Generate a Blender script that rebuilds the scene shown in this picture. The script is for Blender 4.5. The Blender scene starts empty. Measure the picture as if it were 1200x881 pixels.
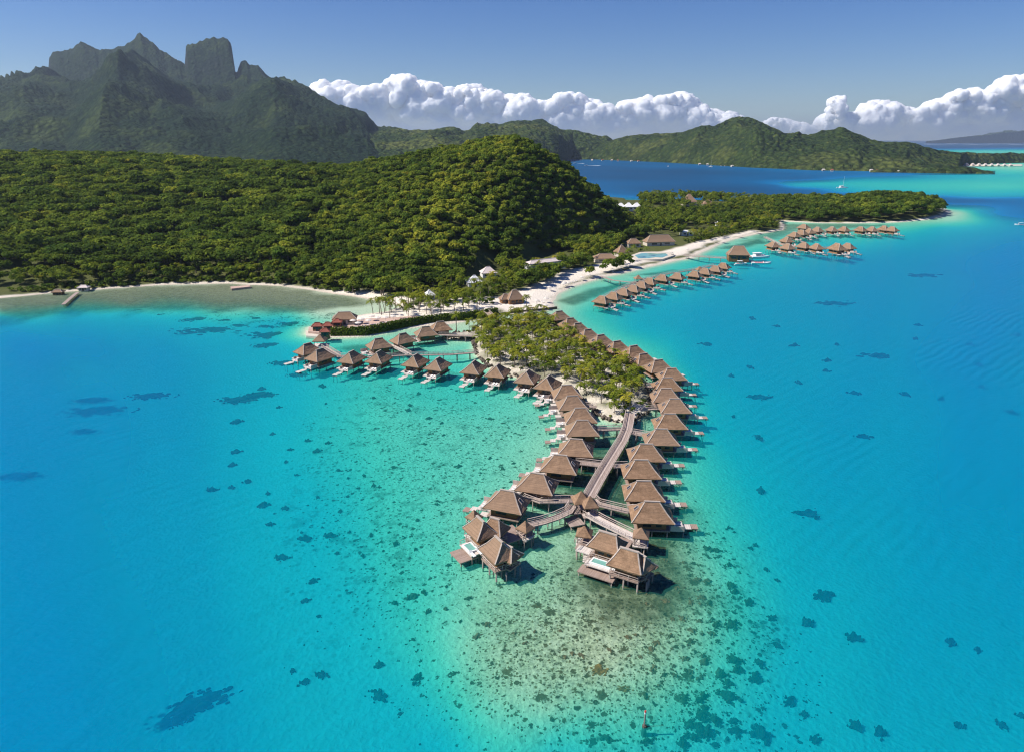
import bpy, math, random
import numpy as np
from math import radians, sin, cos, pi

# ------------------------------------------------------------------ camera, world, sun, exposure
scene = bpy.context.scene
COL = scene.collection
CAM_H, PITCH, FPX = 80.0, radians(19.1), 800.0      # drone height, tilt, focal length in px of the 1200x881 photo
cam_d = bpy.data.cameras.new('camera'); cam = bpy.data.objects.new('camera', cam_d); COL.objects.link(cam)
cam_d.sensor_width = 36.0; cam_d.lens = 36.0 * FPX / 1200.0
cam_d.clip_start = 1.0; cam_d.clip_end = 150000.0
cam.location = (0, 0, CAM_H); cam.rotation_euler = (pi / 2 - PITCH, 0, 0)
scene.camera = cam

SUN_EL = radians(47)
SUN_AZ = math.atan2(-0.995, -0.09)                    # from +Y towards +X
S = (sin(SUN_AZ) * cos(SUN_EL), cos(SUN_AZ) * cos(SUN_EL), sin(SUN_EL))
world = bpy.data.worlds.new('World'); scene.world = world; world.use_nodes = True
wn = world.node_tree; wn.nodes.clear()
w_out = wn.nodes.new('ShaderNodeOutputWorld'); w_bg = wn.nodes.new('ShaderNodeBackground')
w_sky = wn.nodes.new('ShaderNodeTexSky'); w_sky.sky_type = 'NISHITA'; w_sky.sun_disc = False
w_sky.sun_elevation = SUN_EL; w_sky.sun_rotation = SUN_AZ
w_sky.altitude = 0; w_sky.air_density = 1.0; w_sky.dust_density = 0.15; w_sky.ozone_density = 7.0
w_tc = wn.nodes.new('ShaderNodeTexCoord')
w_sep = wn.nodes.new('ShaderNodeSeparateXYZ'); w_cmb = wn.nodes.new('ShaderNodeCombineXYZ')
w_max = wn.nodes.new('ShaderNodeMath'); w_max.operation = 'MAXIMUM'; w_max.inputs[1].default_value = 0.004
w_hsv = wn.nodes.new('ShaderNodeHueSaturation'); w_hsv.inputs['Saturation'].default_value = 1.25; w_hsv.inputs['Hue'].default_value = 0.517
wn.links.new(w_tc.outputs['Generated'], w_sep.inputs[0])
wn.links.new(w_sep.outputs[0], w_cmb.inputs[0]); wn.links.new(w_sep.outputs[1], w_cmb.inputs[1])
wn.links.new(w_sep.outputs[2], w_max.inputs[0]); wn.links.new(w_max.outputs[0], w_cmb.inputs[2])
wn.links.new(w_cmb.outputs[0], w_sky.inputs['Vector'])
wn.links.new(w_sky.outputs[0], w_hsv.inputs['Color']); wn.links.new(w_hsv.outputs[0], w_bg.inputs['Color'])
w_bg.inputs['Strength'].default_value = 0.074
wn.links.new(w_bg.outputs[0], w_out.inputs['Surface'])
sun_d = bpy.data.lights.new('sun', 'SUN'); sun = bpy.data.objects.new('sun', sun_d); COL.objects.link(sun)
sun_d.energy = 5.0; sun_d.angle = radians(0.53); sun_d.color = (1.0, 0.95, 0.87)
from mathutils import Vector
sun.rotation_euler = Vector(S).to_track_quat('Z', 'Y').to_euler()
sun.location = (-300, 100, 400)
vs = scene.view_settings
vs.view_transform = 'Standard'; vs.look = 'None'; vs.exposure = 0.42; vs.gamma = 1.0
try: vs.use_curve_mapping = False
except Exception: pass
cy = scene.cycles
cy.max_bounces = 8; cy.diffuse_bounces = 4; cy.glossy_bounces = 2; cy.transparent_max_bounces = 12
cy.volume_bounces = 0; cy.filter_width = 1.2; cy.use_denoising = True; cy.caustics_reflective = False; cy.caustics_refractive = False
HAZE_DENSITY = 4.2e-5

# ------------------------------------------------------------------ helpers: photo pixel -> point of the place
CP, SP = cos(PITCH), sin(PITCH)
def gp(u, v, z=0.0):
    """the point at height z that lies on the ray of photo pixel (u, v)"""
    a, b = (u - 600.0) / FPX, (440.5 - v) / FPX
    dy, dz = CP + b * SP, -SP + b * CP
    k = (z - CAM_H) / dz
    return (a * k, dy * k, z)
def ray_at(u, v, y):
    """the point at forward distance y on the ray of photo pixel (u, v)"""
    a, b = (u - 600.0) / FPX, (440.5 - v) / FPX
    dy, dz = CP + b * SP, -SP + b * CP
    k = y / dy
    return (a * k, y, CAM_H + dz * k)
def to_uv(x, y, z=0.0):
    zz = z - CAM_H
    d = y * CP - zz * SP
    up = y * SP + zz * CP
    d = np.maximum(d, 1e-3)
    return 600.0 + FPX * x / d, 440.5 - FPX * up / d

def tag(o, label=None, cat=None, group=None, kind=None):
    if label: o['label'] = label
    if cat: o['category'] = cat
    if group: o['group'] = group
    if kind: o['kind'] = kind
    return o
def empty(name, loc, rz=0.0):
    o = bpy.data.objects.new(name, None); COL.objects.link(o)
    o.location = loc; o.rotation_euler = (0, 0, rz); o.empty_display_size = 0.5
    return o
def link_mesh(name, me, parent=None):
    o = bpy.data.objects.new(name, me); COL.objects.link(o)
    if parent is not None: o.parent = parent
    return o
def np_mesh(name, V, F, mat, attrs=None, smooth=False):
    """V (n,3) float, F (m,k) int with k 3 or 4"""
    V = np.ascontiguousarray(V, dtype=np.float32); F = np.ascontiguousarray(F, dtype=np.int32)
    me = bpy.data.meshes.new(name)
    me.vertices.add(len(V)); me.vertices.foreach_set('co', V.ravel())
    k = F.shape[1]
    me.loops.add(F.size); me.loops.foreach_set('vertex_index', F.ravel())
    me.polygons.add(len(F))
    me.polygons.foreach_set('loop_start', np.arange(0, F.size, k, dtype=np.int32))
    me.polygons.foreach_set('loop_total', np.full(len(F), k, dtype=np.int32))
    if smooth: me.polygons.foreach_set('use_smooth', np.ones(len(F), dtype=bool))
    me.update(calc_edges=True)
    for n, arr in (attrs or {}).items():
        at = me.attributes.new(n, 'FLOAT', 'POINT'); at.data.foreach_set('value', np.ascontiguousarray(arr, dtype=np.float32).ravel())
    me.materials.append(mat)
    return me

class MB:
    """collects boxes, bars and tubes into one mesh"""
    def __init__(s): s.v = []; s.f = []
    def add(s, vs_, fs_):
        n = len(s.v); s.v += [tuple(p) for p in vs_]; s.f += [tuple(i + n for i in f) for f in fs_]; return s
    def box(s, c, d, rz=0.0):
        cx, cy_, cz = c; a, b, h = d[0] / 2, d[1] / 2, d[2] / 2
        cr, sr = cos(rz), sin(rz); P = []
        for dz in (-h, h):
            for dx, dy in ((-a, -b), (a, -b), (a, b), (-a, b)):
                P.append((cx + dx * cr - dy * sr, cy_ + dx * sr + dy * cr, cz + dz))
        return s.add(P, [(3, 2, 1, 0), (4, 5, 6, 7), (0, 1, 5, 4), (1, 2, 6, 5), (2, 3, 7, 6), (3, 0, 4, 7)])
    def bar(s, p, q, w, h, up=(0, 0, 1)):
        p, q = Vector(p), Vector(q); d = (q - p).normalized(); upv = Vector(up)
        side = d.cross(upv)
        if side.length < 1e-4: side = Vector((1, 0, 0))
        side.normalize(); upv = side.cross(d).normalized()
        P = []
        for e in (p, q):
            for a, b in ((-1, -1), (1, -1), (1, 1), (-1, 1)):
                P.append(e + side * (a * w / 2) + upv * (b * h / 2))
        return s.add(P, [(0, 1, 2, 3), (7, 6, 5, 4), (0, 4, 5, 1), (1, 5, 6, 2), (2, 6, 7, 3), (3, 7, 4, 0)])
    def tube(s, pts, rad, n=6, cap=True):
        pts = [Vector(p) for p in pts]; P = []; Fs = []
        for i, p in enumerate(pts):
            d = (pts[min(i + 1, len(pts) - 1)] - pts[max(i - 1, 0)]).normalized()
            a = d.cross(Vector((0.31, 0.95, 0.05))); a.normalize(); b = d.cross(a)
            r = rad[i] if isinstance(rad, (list, tuple)) else rad
            for k in range(n):
                t = 2 * pi * k / n; P.append(p + a * (r * cos(t)) + b * (r * sin(t)))
        for i in range(len(pts) - 1):
            for k in range(n):
                k2 = (k + 1) % n
                Fs.append((i * n + k, i * n + k2, (i + 1) * n + k2, (i + 1) * n + k))
        if cap:
            Fs.append(tuple(range(n - 1, -1, -1))); Fs.append(tuple((len(pts) - 1) * n + k for k in range(n)))
        return s.add(P, Fs)
    def prism(s, poly, z0, z1):
        n = len(poly)
        P = [(x, y, z0) for x, y in poly] + [(x, y, z1) for x, y in poly]
        return s.add(P, [tuple(range(n - 1, -1, -1)), tuple(range(n, 2 * n))] + [(i, (i + 1) % n, n + (i + 1) % n, n + i) for i in range(n)])
    def mesh(s, name, mat, smooth=False):
        me = bpy.data.meshes.new(name); me.from_pydata([tuple(p) for p in s.v], [], s.f); me.materials.append(mat)
        if smooth:
            for p in me.polygons: p.use_smooth = True
        me.update(); return me
    def build(s, name, mat, parent=None, smooth=False):
        return link_mesh(name, s.mesh(name, mat, smooth), parent)
def copy_tree(o, parent=None):
    c = o.copy(); COL.objects.link(c); c.parent = parent
    for ch in list(o.children): copy_tree(ch, c)
    return c

# lattice noise
_rng = np.random.RandomState(7)
_T = _rng.rand(256, 256)
def vnoise(x, y):
    xi, yi = np.floor(x).astype(int), np.floor(y).astype(int)
    fx, fy = x - xi, y - yi
    fx = fx * fx * (3 - 2 * fx); fy = fy * fy * (3 - 2 * fy)
    g = lambda a, b: _T[a & 255, b & 255]
    return (g(xi, yi) * (1 - fx) + g(xi + 1, yi) * fx) * (1 - fy) + (g(xi, yi + 1) * (1 - fx) + g(xi + 1, yi + 1) * fx) * fy
def fbm(x, y, o=4, gain=0.5):
    t = 0; a = 1.0; s = 0
    for k in range(o):
        t = t + a * (vnoise(x * 2 ** k + 17.3 * k, y * 2 ** k + 9.1 * k) - 0.5); s += a; a *= gain
    return t / s * 2
_T3 = _rng.rand(32, 32, 32)
def vnoise3(p):
    i = np.floor(p).astype(int); f = p - i; f = f * f * (3 - 2 * f); r = 0
    for dx in (0, 1):
        for dy in (0, 1):
            for dz in (0, 1):
                w = (f[:, 0] if dx else 1 - f[:, 0]) * (f[:, 1] if dy else 1 - f[:, 1]) * (f[:, 2] if dz else 1 - f[:, 2])
                r = r + w * _T3[(i[:, 0] + dx) & 31, (i[:, 1] + dy) & 31, (i[:, 2] + dz) & 31]
    return r
def fbm3(p, o=4):
    t = 0; a = 1.0; s = 0
    for k in range(o):
        t = t + a * (vnoise3(p * 2 ** k + 5.7 * k) - 0.5); s += a; a *= 0.5
    return t / s * 2
def smooth(a, b, x):
    t = np.clip((x - a) / (b - a), 0, 1); return t * t * (3 - 2 * t)
def sdist(poly, X, Y):
    """signed distance to a closed polygon, positive inside"""
    P = np.array(poly, float); Q = np.roll(P, -1, 0)
    d = np.full(X.shape, 1e18); inside = np.zeros(X.shape, bool)
    for (ax, ay), (bx, by) in zip(P, Q):
        ex, ey = bx - ax, by - ay
        t = np.clip(((X - ax) * ex + (Y - ay) * ey) / (ex * ex + ey * ey + 1e-12), 0, 1)
        d = np.minimum(d, (X - ax - t * ex) ** 2 + (Y - ay - t * ey) ** 2)
        if ay != by:
            c = ((ay > Y) != (by > Y)) & (X < (bx - ax) * (Y - ay) / (by - ay) + ax); inside ^= c
    d = np.sqrt(d)
    return np.where(inside, d, -d)
def wpoly(px, z=0.0): return [gp(u, v, z)[:2] for u, v in px]

# ------------------------------------------------------------------ materials
class NT:
    def __init__(s, name):
        s.m = bpy.data.materials.new(name); s.m.use_nodes = True; s.t = s.m.node_tree; s.t.nodes.clear()
        s.out = s.n('ShaderNodeOutputMaterial')
    def n(s, t, **kw):
        nd = s.t.nodes.new(t)
        for k, v in kw.items():
            if isinstance(k, str) and hasattr(nd, k): setattr(nd, k, v)
        return nd
    def l(s, a, b): s.t.links.new(a, b)
    def set(s, sock, v):
        if hasattr(v, 'is_output') or isinstance(v, bpy.types.NodeSocket): s.l(v, sock)
        else: sock.default_value = v
    def attr(s, name): return s.n('ShaderNodeAttribute', attribute_name=name).outputs['Fac']
    def coord(s, which='Object'): return s.n('ShaderNodeTexCoord').outputs[which]
    def pos(s): return s.n('ShaderNodeNewGeometry').outputs['Position']
    def noise(s, vec, scale, detail=4, rough=0.55, out='Fac'):
        nd = s.n('ShaderNodeTexNoise'); s.l(vec, nd.inputs['Vector']); nd.inputs['Scale'].default_value = scale
        nd.inputs['Detail'].default_value = detail; nd.inputs['Roughness'].default_value = rough; return nd.outputs[out]
    def voro(s, vec, scale, out='Distance', rnd=1.0):
        nd = s.n('ShaderNodeTexVoronoi'); s.l(vec, nd.inputs['Vector']); nd.inputs['Scale'].default_value = scale
        nd.inputs['Randomness'].default_value = rnd; return nd.outputs[out]
    def scale(s, vec, xyz):
        nd = s.n('ShaderNodeVectorMath', operation='MULTIPLY'); s.l(vec, nd.inputs[0]); nd.inputs[1].default_value = xyz; return nd.outputs[0]
    def math(s, op, a, b=0.0, clamp=False):
        nd = s.n('ShaderNodeMath', operation=op); nd.use_clamp = clamp; s.set(nd.inputs[0], a); s.set(nd.inputs[1], b); return nd.outputs[0]
    def ramp(s, fac, stops, interp='LINEAR'):
        nd = s.n('ShaderNodeValToRGB'); s.l(fac, nd.inputs[0]); cr = nd.color_ramp; cr.interpolation = interp
        while len(cr.elements) < len(stops): cr.elements.new(0.5)
        for e, (p, c) in zip(cr.elements, stops):
            e.position = p; e.color = (c, c, c, 1) if isinstance(c, (int, float)) else (*c, 1)
        return nd.outputs['Color']
    def mix(s, f, a, b, blend='MIX'):
        nd = s.n('ShaderNodeMix', data_type='RGBA', blend_type=blend)
        s.set(nd.inputs[0], f)
        s.set(nd.inputs[6], (*a, 1) if isinstance(a, tuple) else a); s.set(nd.inputs[7], (*b, 1) if isinstance(b, tuple) else b)
        return nd.outputs[2]
    def mrange(s, v, a, b, c=0.0, d=1.0, smoothstep=False):
        nd = s.n('ShaderNodeMapRange'); nd.interpolation_type = 'SMOOTHSTEP' if smoothstep else 'LINEAR'
        s.l(v, nd.inputs[0])
        for i, x in enumerate((a, b, c, d)): nd.inputs[i + 1].default_value = x
        return nd.outputs[0]
    def bump(s, h, strength=0.5, dist=0.1):
        nd = s.n('ShaderNodeBump'); nd.inputs['Strength'].default_value = strength; nd.inputs['Distance'].default_value = dist
        s.l(h, nd.inputs['Height']); return nd.outputs[0]
    def principled(s, col, rough=0.8, normal=None, spec=0.3, metallic=0.0):
        p = s.n('ShaderNodeBsdfPrincipled'); s.set(p.inputs['Base Color'], (*col, 1) if isinstance(col, tuple) else col)
        s.set(p.inputs['Roughness'], rough); p.inputs['Specular IOR Level'].default_value = spec; p.inputs['Metallic'].default_value = metallic
        if normal is not None: s.l(normal, p.inputs['Normal'])
        return p
    def done(s, sh): s.l(sh.outputs[0] if hasattr(sh, 'outputs') else sh, s.out.inputs['Surface']); return s.m

def mat_plain(name, c0, c1, scale=1.5, rough=0.75, bump=0.0, spec=0.3):
    t = NT(name); co = t.coord()
    n = t.noise(co, scale, 5, 0.65)
    c = t.mix(t.mrange(n, 0.3, 0.7), c0, c1)
    return t.done(t.principled(c, rough, t.bump(n, bump, 0.05) if bump else None, spec))
def mat_wood(name, c0, c1, plank=5.0, axis=0, rough=0.8):
    """weathered boards laid across the local axis"""
    t = NT(name); co = t.coord()
    sp = t.n('ShaderNodeSeparateXYZ'); t.l(co, sp.inputs[0])
    a = t.math('MULTIPLY', sp.outputs[axis], plank)
    cell = t.math('FLOOR', a); fr = t.math('FRACT', a)
    wn_ = t.n('ShaderNodeTexWhiteNoise', noise_dimensions='1D'); t.l(cell, wn_.inputs['W'])
    n = t.noise(t.scale(co, (1, 1, 1)), 3.0, 4)
    f = t.math('ADD', t.math('MULTIPLY', wn_.outputs['Value'], 0.6), t.math('MULTIPLY', n, 0.4))
    c = t.mix(f, c0, c1)
    gap = t.math('LESS_THAN', fr, 0.08)
    c = t.mix(t.math('MULTIPLY', gap, 0.75), c, (0.03, 0.025, 0.02))
    return t.done(t.principled(c, rough, None, 0.25))
def mat_thatch(name, c0, c1, c2):
    t = NT(name); co = t.coord()
    oi = t.n('ShaderNodeObjectInfo')
    n1 = t.noise(co, 0.7, 5, 0.6)
    n2 = t.noise(t.scale(co, (4, 4, 1.4)), 1.5, 6, 0.75)
    f = t.math('ADD', t.math('MULTIPLY', n1, 0.55), t.math('MULTIPLY', n2, 0.55))
    c = t.mix(t.mrange(f, 0.35, 0.75), c0, c1)
    c = t.mix(t.math('MULTIPLY', oi.outputs['Random'], 0.85), c, t.mix(n2, c2, c1))
    sp = t.n('ShaderNodeSeparateXYZ'); t.l(co, sp.inputs[0])
    lay = t.math('FRACT', t.math('ADD', t.math('MULTIPLY', sp.outputs[2], 2.4), t.math('MULTIPLY', n2, 0.35)))
    c = t.mix(t.math('MULTIPLY', t.math('LESS_THAN', lay, 0.16), 0.18), c, (0.05, 0.035, 0.025))
    h = t.math('ADD', n2, t.math('MULTIPLY', lay, 0.5))
    return t.done(t.principled(c, 0.95, t.bump(h, 0.8, 0.12), 0.1))
M = {}
M['thatch'] = mat_thatch('thatch', (0.13, 0.078, 0.046), (0.43, 0.27, 0.165), (0.15, 0.115, 0.095))
M['ridge'] = mat_plain('ridge_thatch', (0.36, 0.29, 0.24), (0.50, 0.43, 0.37), 2.0, 0.9, 0.3, 0.1)
M['wall_wood'] = mat_wood('wall_boards', (0.16, 0.08, 0.035), (0.32, 0.17, 0.075), 4.0, 1)
M['dark_open'] = mat_plain('window_glass', (0.02, 0.025, 0.03), (0.04, 0.045, 0.05), 0.8, 0.12, 0, 0.5)
M['deck'] = mat_wood('bleached_deck', (0.50, 0.43, 0.38), (0.72, 0.65, 0.59), 6.0, 0)
M['deck_brown'] = mat_wood('brown_deck', (0.26, 0.18, 0.14), (0.40, 0.30, 0.25), 6.0, 0)
M['walk'] = mat_wood('walkway_boards', (0.27, 0.20, 0.17), (0.44, 0.35, 0.30), 4.0, 0)
M['rail'] = mat_plain('rail_wood', (0.42, 0.33, 0.28), (0.58, 0.48, 0.42), 1.0, 0.8)
M['post'] = mat_plain('post_wood', (0.20, 0.16, 0.13), (0.36, 0.30, 0.26), 1.0, 0.85)
M['white'] = mat_plain('white_paint', (0.72, 0.71, 0.69), (0.82, 0.81, 0.79), 0.6, 0.5)
M['cream'] = mat_plain('cream_render', (0.50, 0.44, 0.36), (0.62, 0.56, 0.47), 0.5, 0.85)
M['pinkroof'] = mat_plain('pale_sheet_roof', (0.55, 0.45, 0.41), (0.70, 0.60, 0.56), 0.4, 0.7)
M['redroof'] = mat_plain('red_roof', (0.22, 0.06, 0.04), (0.34, 0.12, 0.08), 0.5, 0.8)
M['terra'] = mat_plain('terracotta_paving', (0.42, 0.28, 0.22), (0.58, 0.42, 0.34), 0.4, 0.85)
M['stone'] = mat_plain('stone_wall', (0.05, 0.042, 0.034), (0.17, 0.135, 0.105), 1.2, 0.9, 0.8)
M['trunk'] = mat_plain('bark', (0.16, 0.12, 0.09), (0.30, 0.25, 0.20), 1.5, 0.95, 0.4)
M['pool'] = mat_plain('pool_water', (0.16, 0.36, 0.31), (0.20, 0.42, 0.37), 0.3, 0.08, 0, 0.5)
M['red'] = mat_plain('red_paint', (0.50, 0.03, 0.03), (0.58, 0.06, 0.05), 1.0, 0.5)
M['towel'] = mat_plain('pink_cloth', (0.50, 0.06, 0.09), (0.62, 0.12, 0.14), 3.0, 0.9)
M['umbrella'] = mat_plain('umbrella_cloth', (0.62, 0.54, 0.46), (0.74, 0.67, 0.60), 1.0, 0.85)

def mat_foliage(name, stops, transl=0.38):
    t = NT(name)
    tint = t.attr('tint'); ng = t.n('ShaderNodeNewGeometry'); oi = t.n('ShaderNodeObjectInfo')
    sp = t.n('ShaderNodeSeparateColor'); t.l(oi.outputs['Color'], sp.inputs[0])
    f = t.math('ADD', tint, t.math('SUBTRACT', sp.outputs[0], 1.0))
    f = t.math('ADD', f, t.math('MULTIPLY', t.math('SUBTRACT', ng.outputs['Random Per Island'], 0.5), 0.26), True)
    c = t.ramp(f, stops)
    wp = t.pos(); h1 = t.noise(wp, 0.085, 3, 0.6); h2 = t.noise(t.scale(wp, (1, 1, 1.3)), 0.06, 2, 0.6)
    c = t.mix(t.mrange(h1, 0.55, 0.72, 0, 0.55), c, t.mix(1.0, c, (1.45, 0.95, 0.75), 'MULTIPLY'))
    c = t.mix(t.mrange(h2, 0.52, 0.68, 0, 0.65), c, t.mix(1.0, c, (0.55, 0.78, 1.0), 'MULTIPLY'))
    d = t.n('ShaderNodeBsdfDiffuse'); t.l(c, d.inputs[0])
    tr = t.n('ShaderNodeBsdfTranslucent'); t.l(t.mix(0.5, c, (0.13, 0.17, 0.02)), tr.inputs[0])
    mx = t.n('ShaderNodeMixShader'); mx.inputs[0].default_value = transl
    t.l(d.outputs[0], mx.inputs[1]); t.l(tr.outputs[0], mx.inputs[2])
    return t.done(mx)
M['leaf'] = mat_foliage('forest_leaves', [(0, (0.036, 0.062, 0.013)), (0.35, (0.100, 0.155, 0.022)), (0.65, (0.205, 0.255, 0.030)), (1, (0.40, 0.40, 0.042))])
M['palm'] = mat_foliage('palm_fronds', [(0, (0.045, 0.080, 0.012)), (0.4, (0.12, 0.165, 0.018)), (0.75, (0.26, 0.27, 0.028)), (1, (0.45, 0.38, 0.045))])

# ------------------------------------------------------------------ the lie of the land
COAST = wpoly([(-900, 400), (-300, 372), (0, 350), (60, 344), (140, 338), (200, 334), (270, 333), (330, 336), (380, 343), (420, 349), (455, 355),
    (468, 360), (455, 365), (425, 369), (405, 374), (385, 379), (363, 383), (359, 391), (378, 396), (400, 396), (427, 394.5), (450, 390.5), (473, 385.5),
    (492, 383), (520, 381), (545, 377.5), (572, 373), (584, 371), (605, 368), (640, 364.5), (653, 362), (648, 354), (655, 345), (668, 337), (685, 331.5),
    (704, 325.5), (725, 321.5), (740, 318), (760, 313), (792, 305.5), (813, 302.5), (822, 297), (838, 289), (860, 280.5), (888, 274.5), (902, 272.5),
    (918, 269.5), (921, 264), (912, 259), (930, 260.5), (965, 262), (1003, 262), (1050, 261), (1085, 258), (1106, 254), (1113, 249), (1104, 244),
    (1060, 241), (1000, 240), (900, 240), (800, 238), (740, 236), (690, 233), (620, 228), (400, 215), (0, 210), (-500, 215)])
MOTU = wpoly([(522, 396.5), (530, 391.5), (556, 390), (560, 383), (580, 379.5), (610, 374), (640, 370.5), (650, 374), (660, 388), (676, 398), (695, 408), (715, 418),
    (735, 430), (752, 446), (763, 462), (762, 478), (748, 491), (728, 495), (708, 491), (690, 477), (672, 462), (655, 452), (630, 446), (600, 441), (572, 430), (557, 414), (556, 399.5), (536, 398.5)])
HEDGE_LINE = [(388, 394), (428, 393), (450, 389), (473, 384), (500, 379.5), (523, 377), (545, 375.5), (570, 371.5), (583, 369.5), (605, 366.5), (640, 363.3), (652, 361.5)]

def az(u, v):                      # azimuth tangent x / y of a photo pixel
    return ((u - 600.0) / FPX) / (CP + (440.5 - v) / FPX * SP)
# wooded hill behind the beach: crest, forward distance of the crest, foot of the slope (forest top in the photo less the tree height)
_crest = [(-900, 190, 840), (-300, 187, 820), (0, 184, 800), (100, 185, 780), (200, 189, 770), (300, 196, 740), (400, 196, 700), (443, 190, 680), (500, 179, 650),
          (533, 173, 640), (570, 166, 628), (590, 164, 620), (607, 164, 615), (623, 171, 612), (640, 181, 610), (653, 191, 608), (667, 199, 606), (683, 216, 604), (707, 233, 602), (733, 254, 600), (752, 270, 598), (775, 273, 598)]
_foot = [(-900, 385), (-300, 360), (0, 342), (100, 336), (200, 329), (300, 329), (400, 341), (450, 347), (500, 343), (560, 326), (600, 313), (640, 298), (700, 286), (750, 276), (775, 275)]
_ct = np.array([az(u, v) for u, v, d in _crest]); _cd = np.array([d for *_, d in _crest], float)
_cz = np.array([max(ray_at(u, v, d)[2] - 6.5, 2.0) for u, v, d in _crest]); _cz[-2:] = 1.5
_ft = np.array([az(u, v) for u, v in _foot]); _fd = np.array([gp(u, v)[1] for u, v in _foot])
def hill(X, Y):
    t = X / np.maximum(Y, 1.0)
    zc = np.interp(t, _ct, _cz); D = np.interp(t, _ct, _cd); F = np.interp(t, _ft, _fd)
    D = np.maximum(D, F + 25.0)
    s = (Y - F) / (D - F)
    up = np.clip(s, 0, 1); P = np.where(s < 1, 0.25 * up + 0.75 * np.sin(up * pi / 2) ** 1.15, np.maximum(1 - ((s - 1) * (D - F) / 330.0) ** 1.3, 0.0))
    n = (fbm(X / 60.0, Y / 60.0, 3) * 6.0 - 9.0 * np.maximum(0, 0.35 - np.abs(fbm(t * 9.0 + 2, Y / 260.0, 3)) * 2.2)) * np.clip(s * 3, 0, 1) * np.clip(abs(1 - s) * 4, 0, 1)
    return np.where((s > 0) & (t < _ct[-1]), np.maximum(zc * P + n * (zc > 12), 0), 0)
BUMPS = [(*gp(812, 243)[:2], 70, 6.0), (*gp(735, 246)[:2], 60, 4.0), (*gp(1040, 248)[:2], 80, 5.0)]
def land(X, Y):
    """(height, signed distance to the shore) of the ground"""
    sd1 = sdist(COAST, X, Y) + fbm(X / 14.0, Y / 14.0, 3) * 1.3 * np.clip(Y / 400, 0.3, 1.5); sd2 = sdist(MOTU, X, Y) + fbm(X / 6.0, Y / 6.0, 3) * 1.0
    z1 = np.clip(sd1 * 0.12, -9, 1.5) + np.where(sd1 > 0, hill(X, Y), 0)
    for bx, by, br, bh in BUMPS:
        z1 = z1 + np.where(sd1 > 0, bh * np.exp(-((X - bx) ** 2 + (Y - by) ** 2) / br ** 2) * np.clip(sd1 / 15, 0, 1), 0)
    z2 = np.clip(sd2 * 0.7, -9, 1.3)
    return np.maximum(z1, z2), np.maximum(sd1, sd2), sd1, sd2
def ground_z(x, y): return float(land(np.array([x]), np.array([y]))[0][0])

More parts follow.
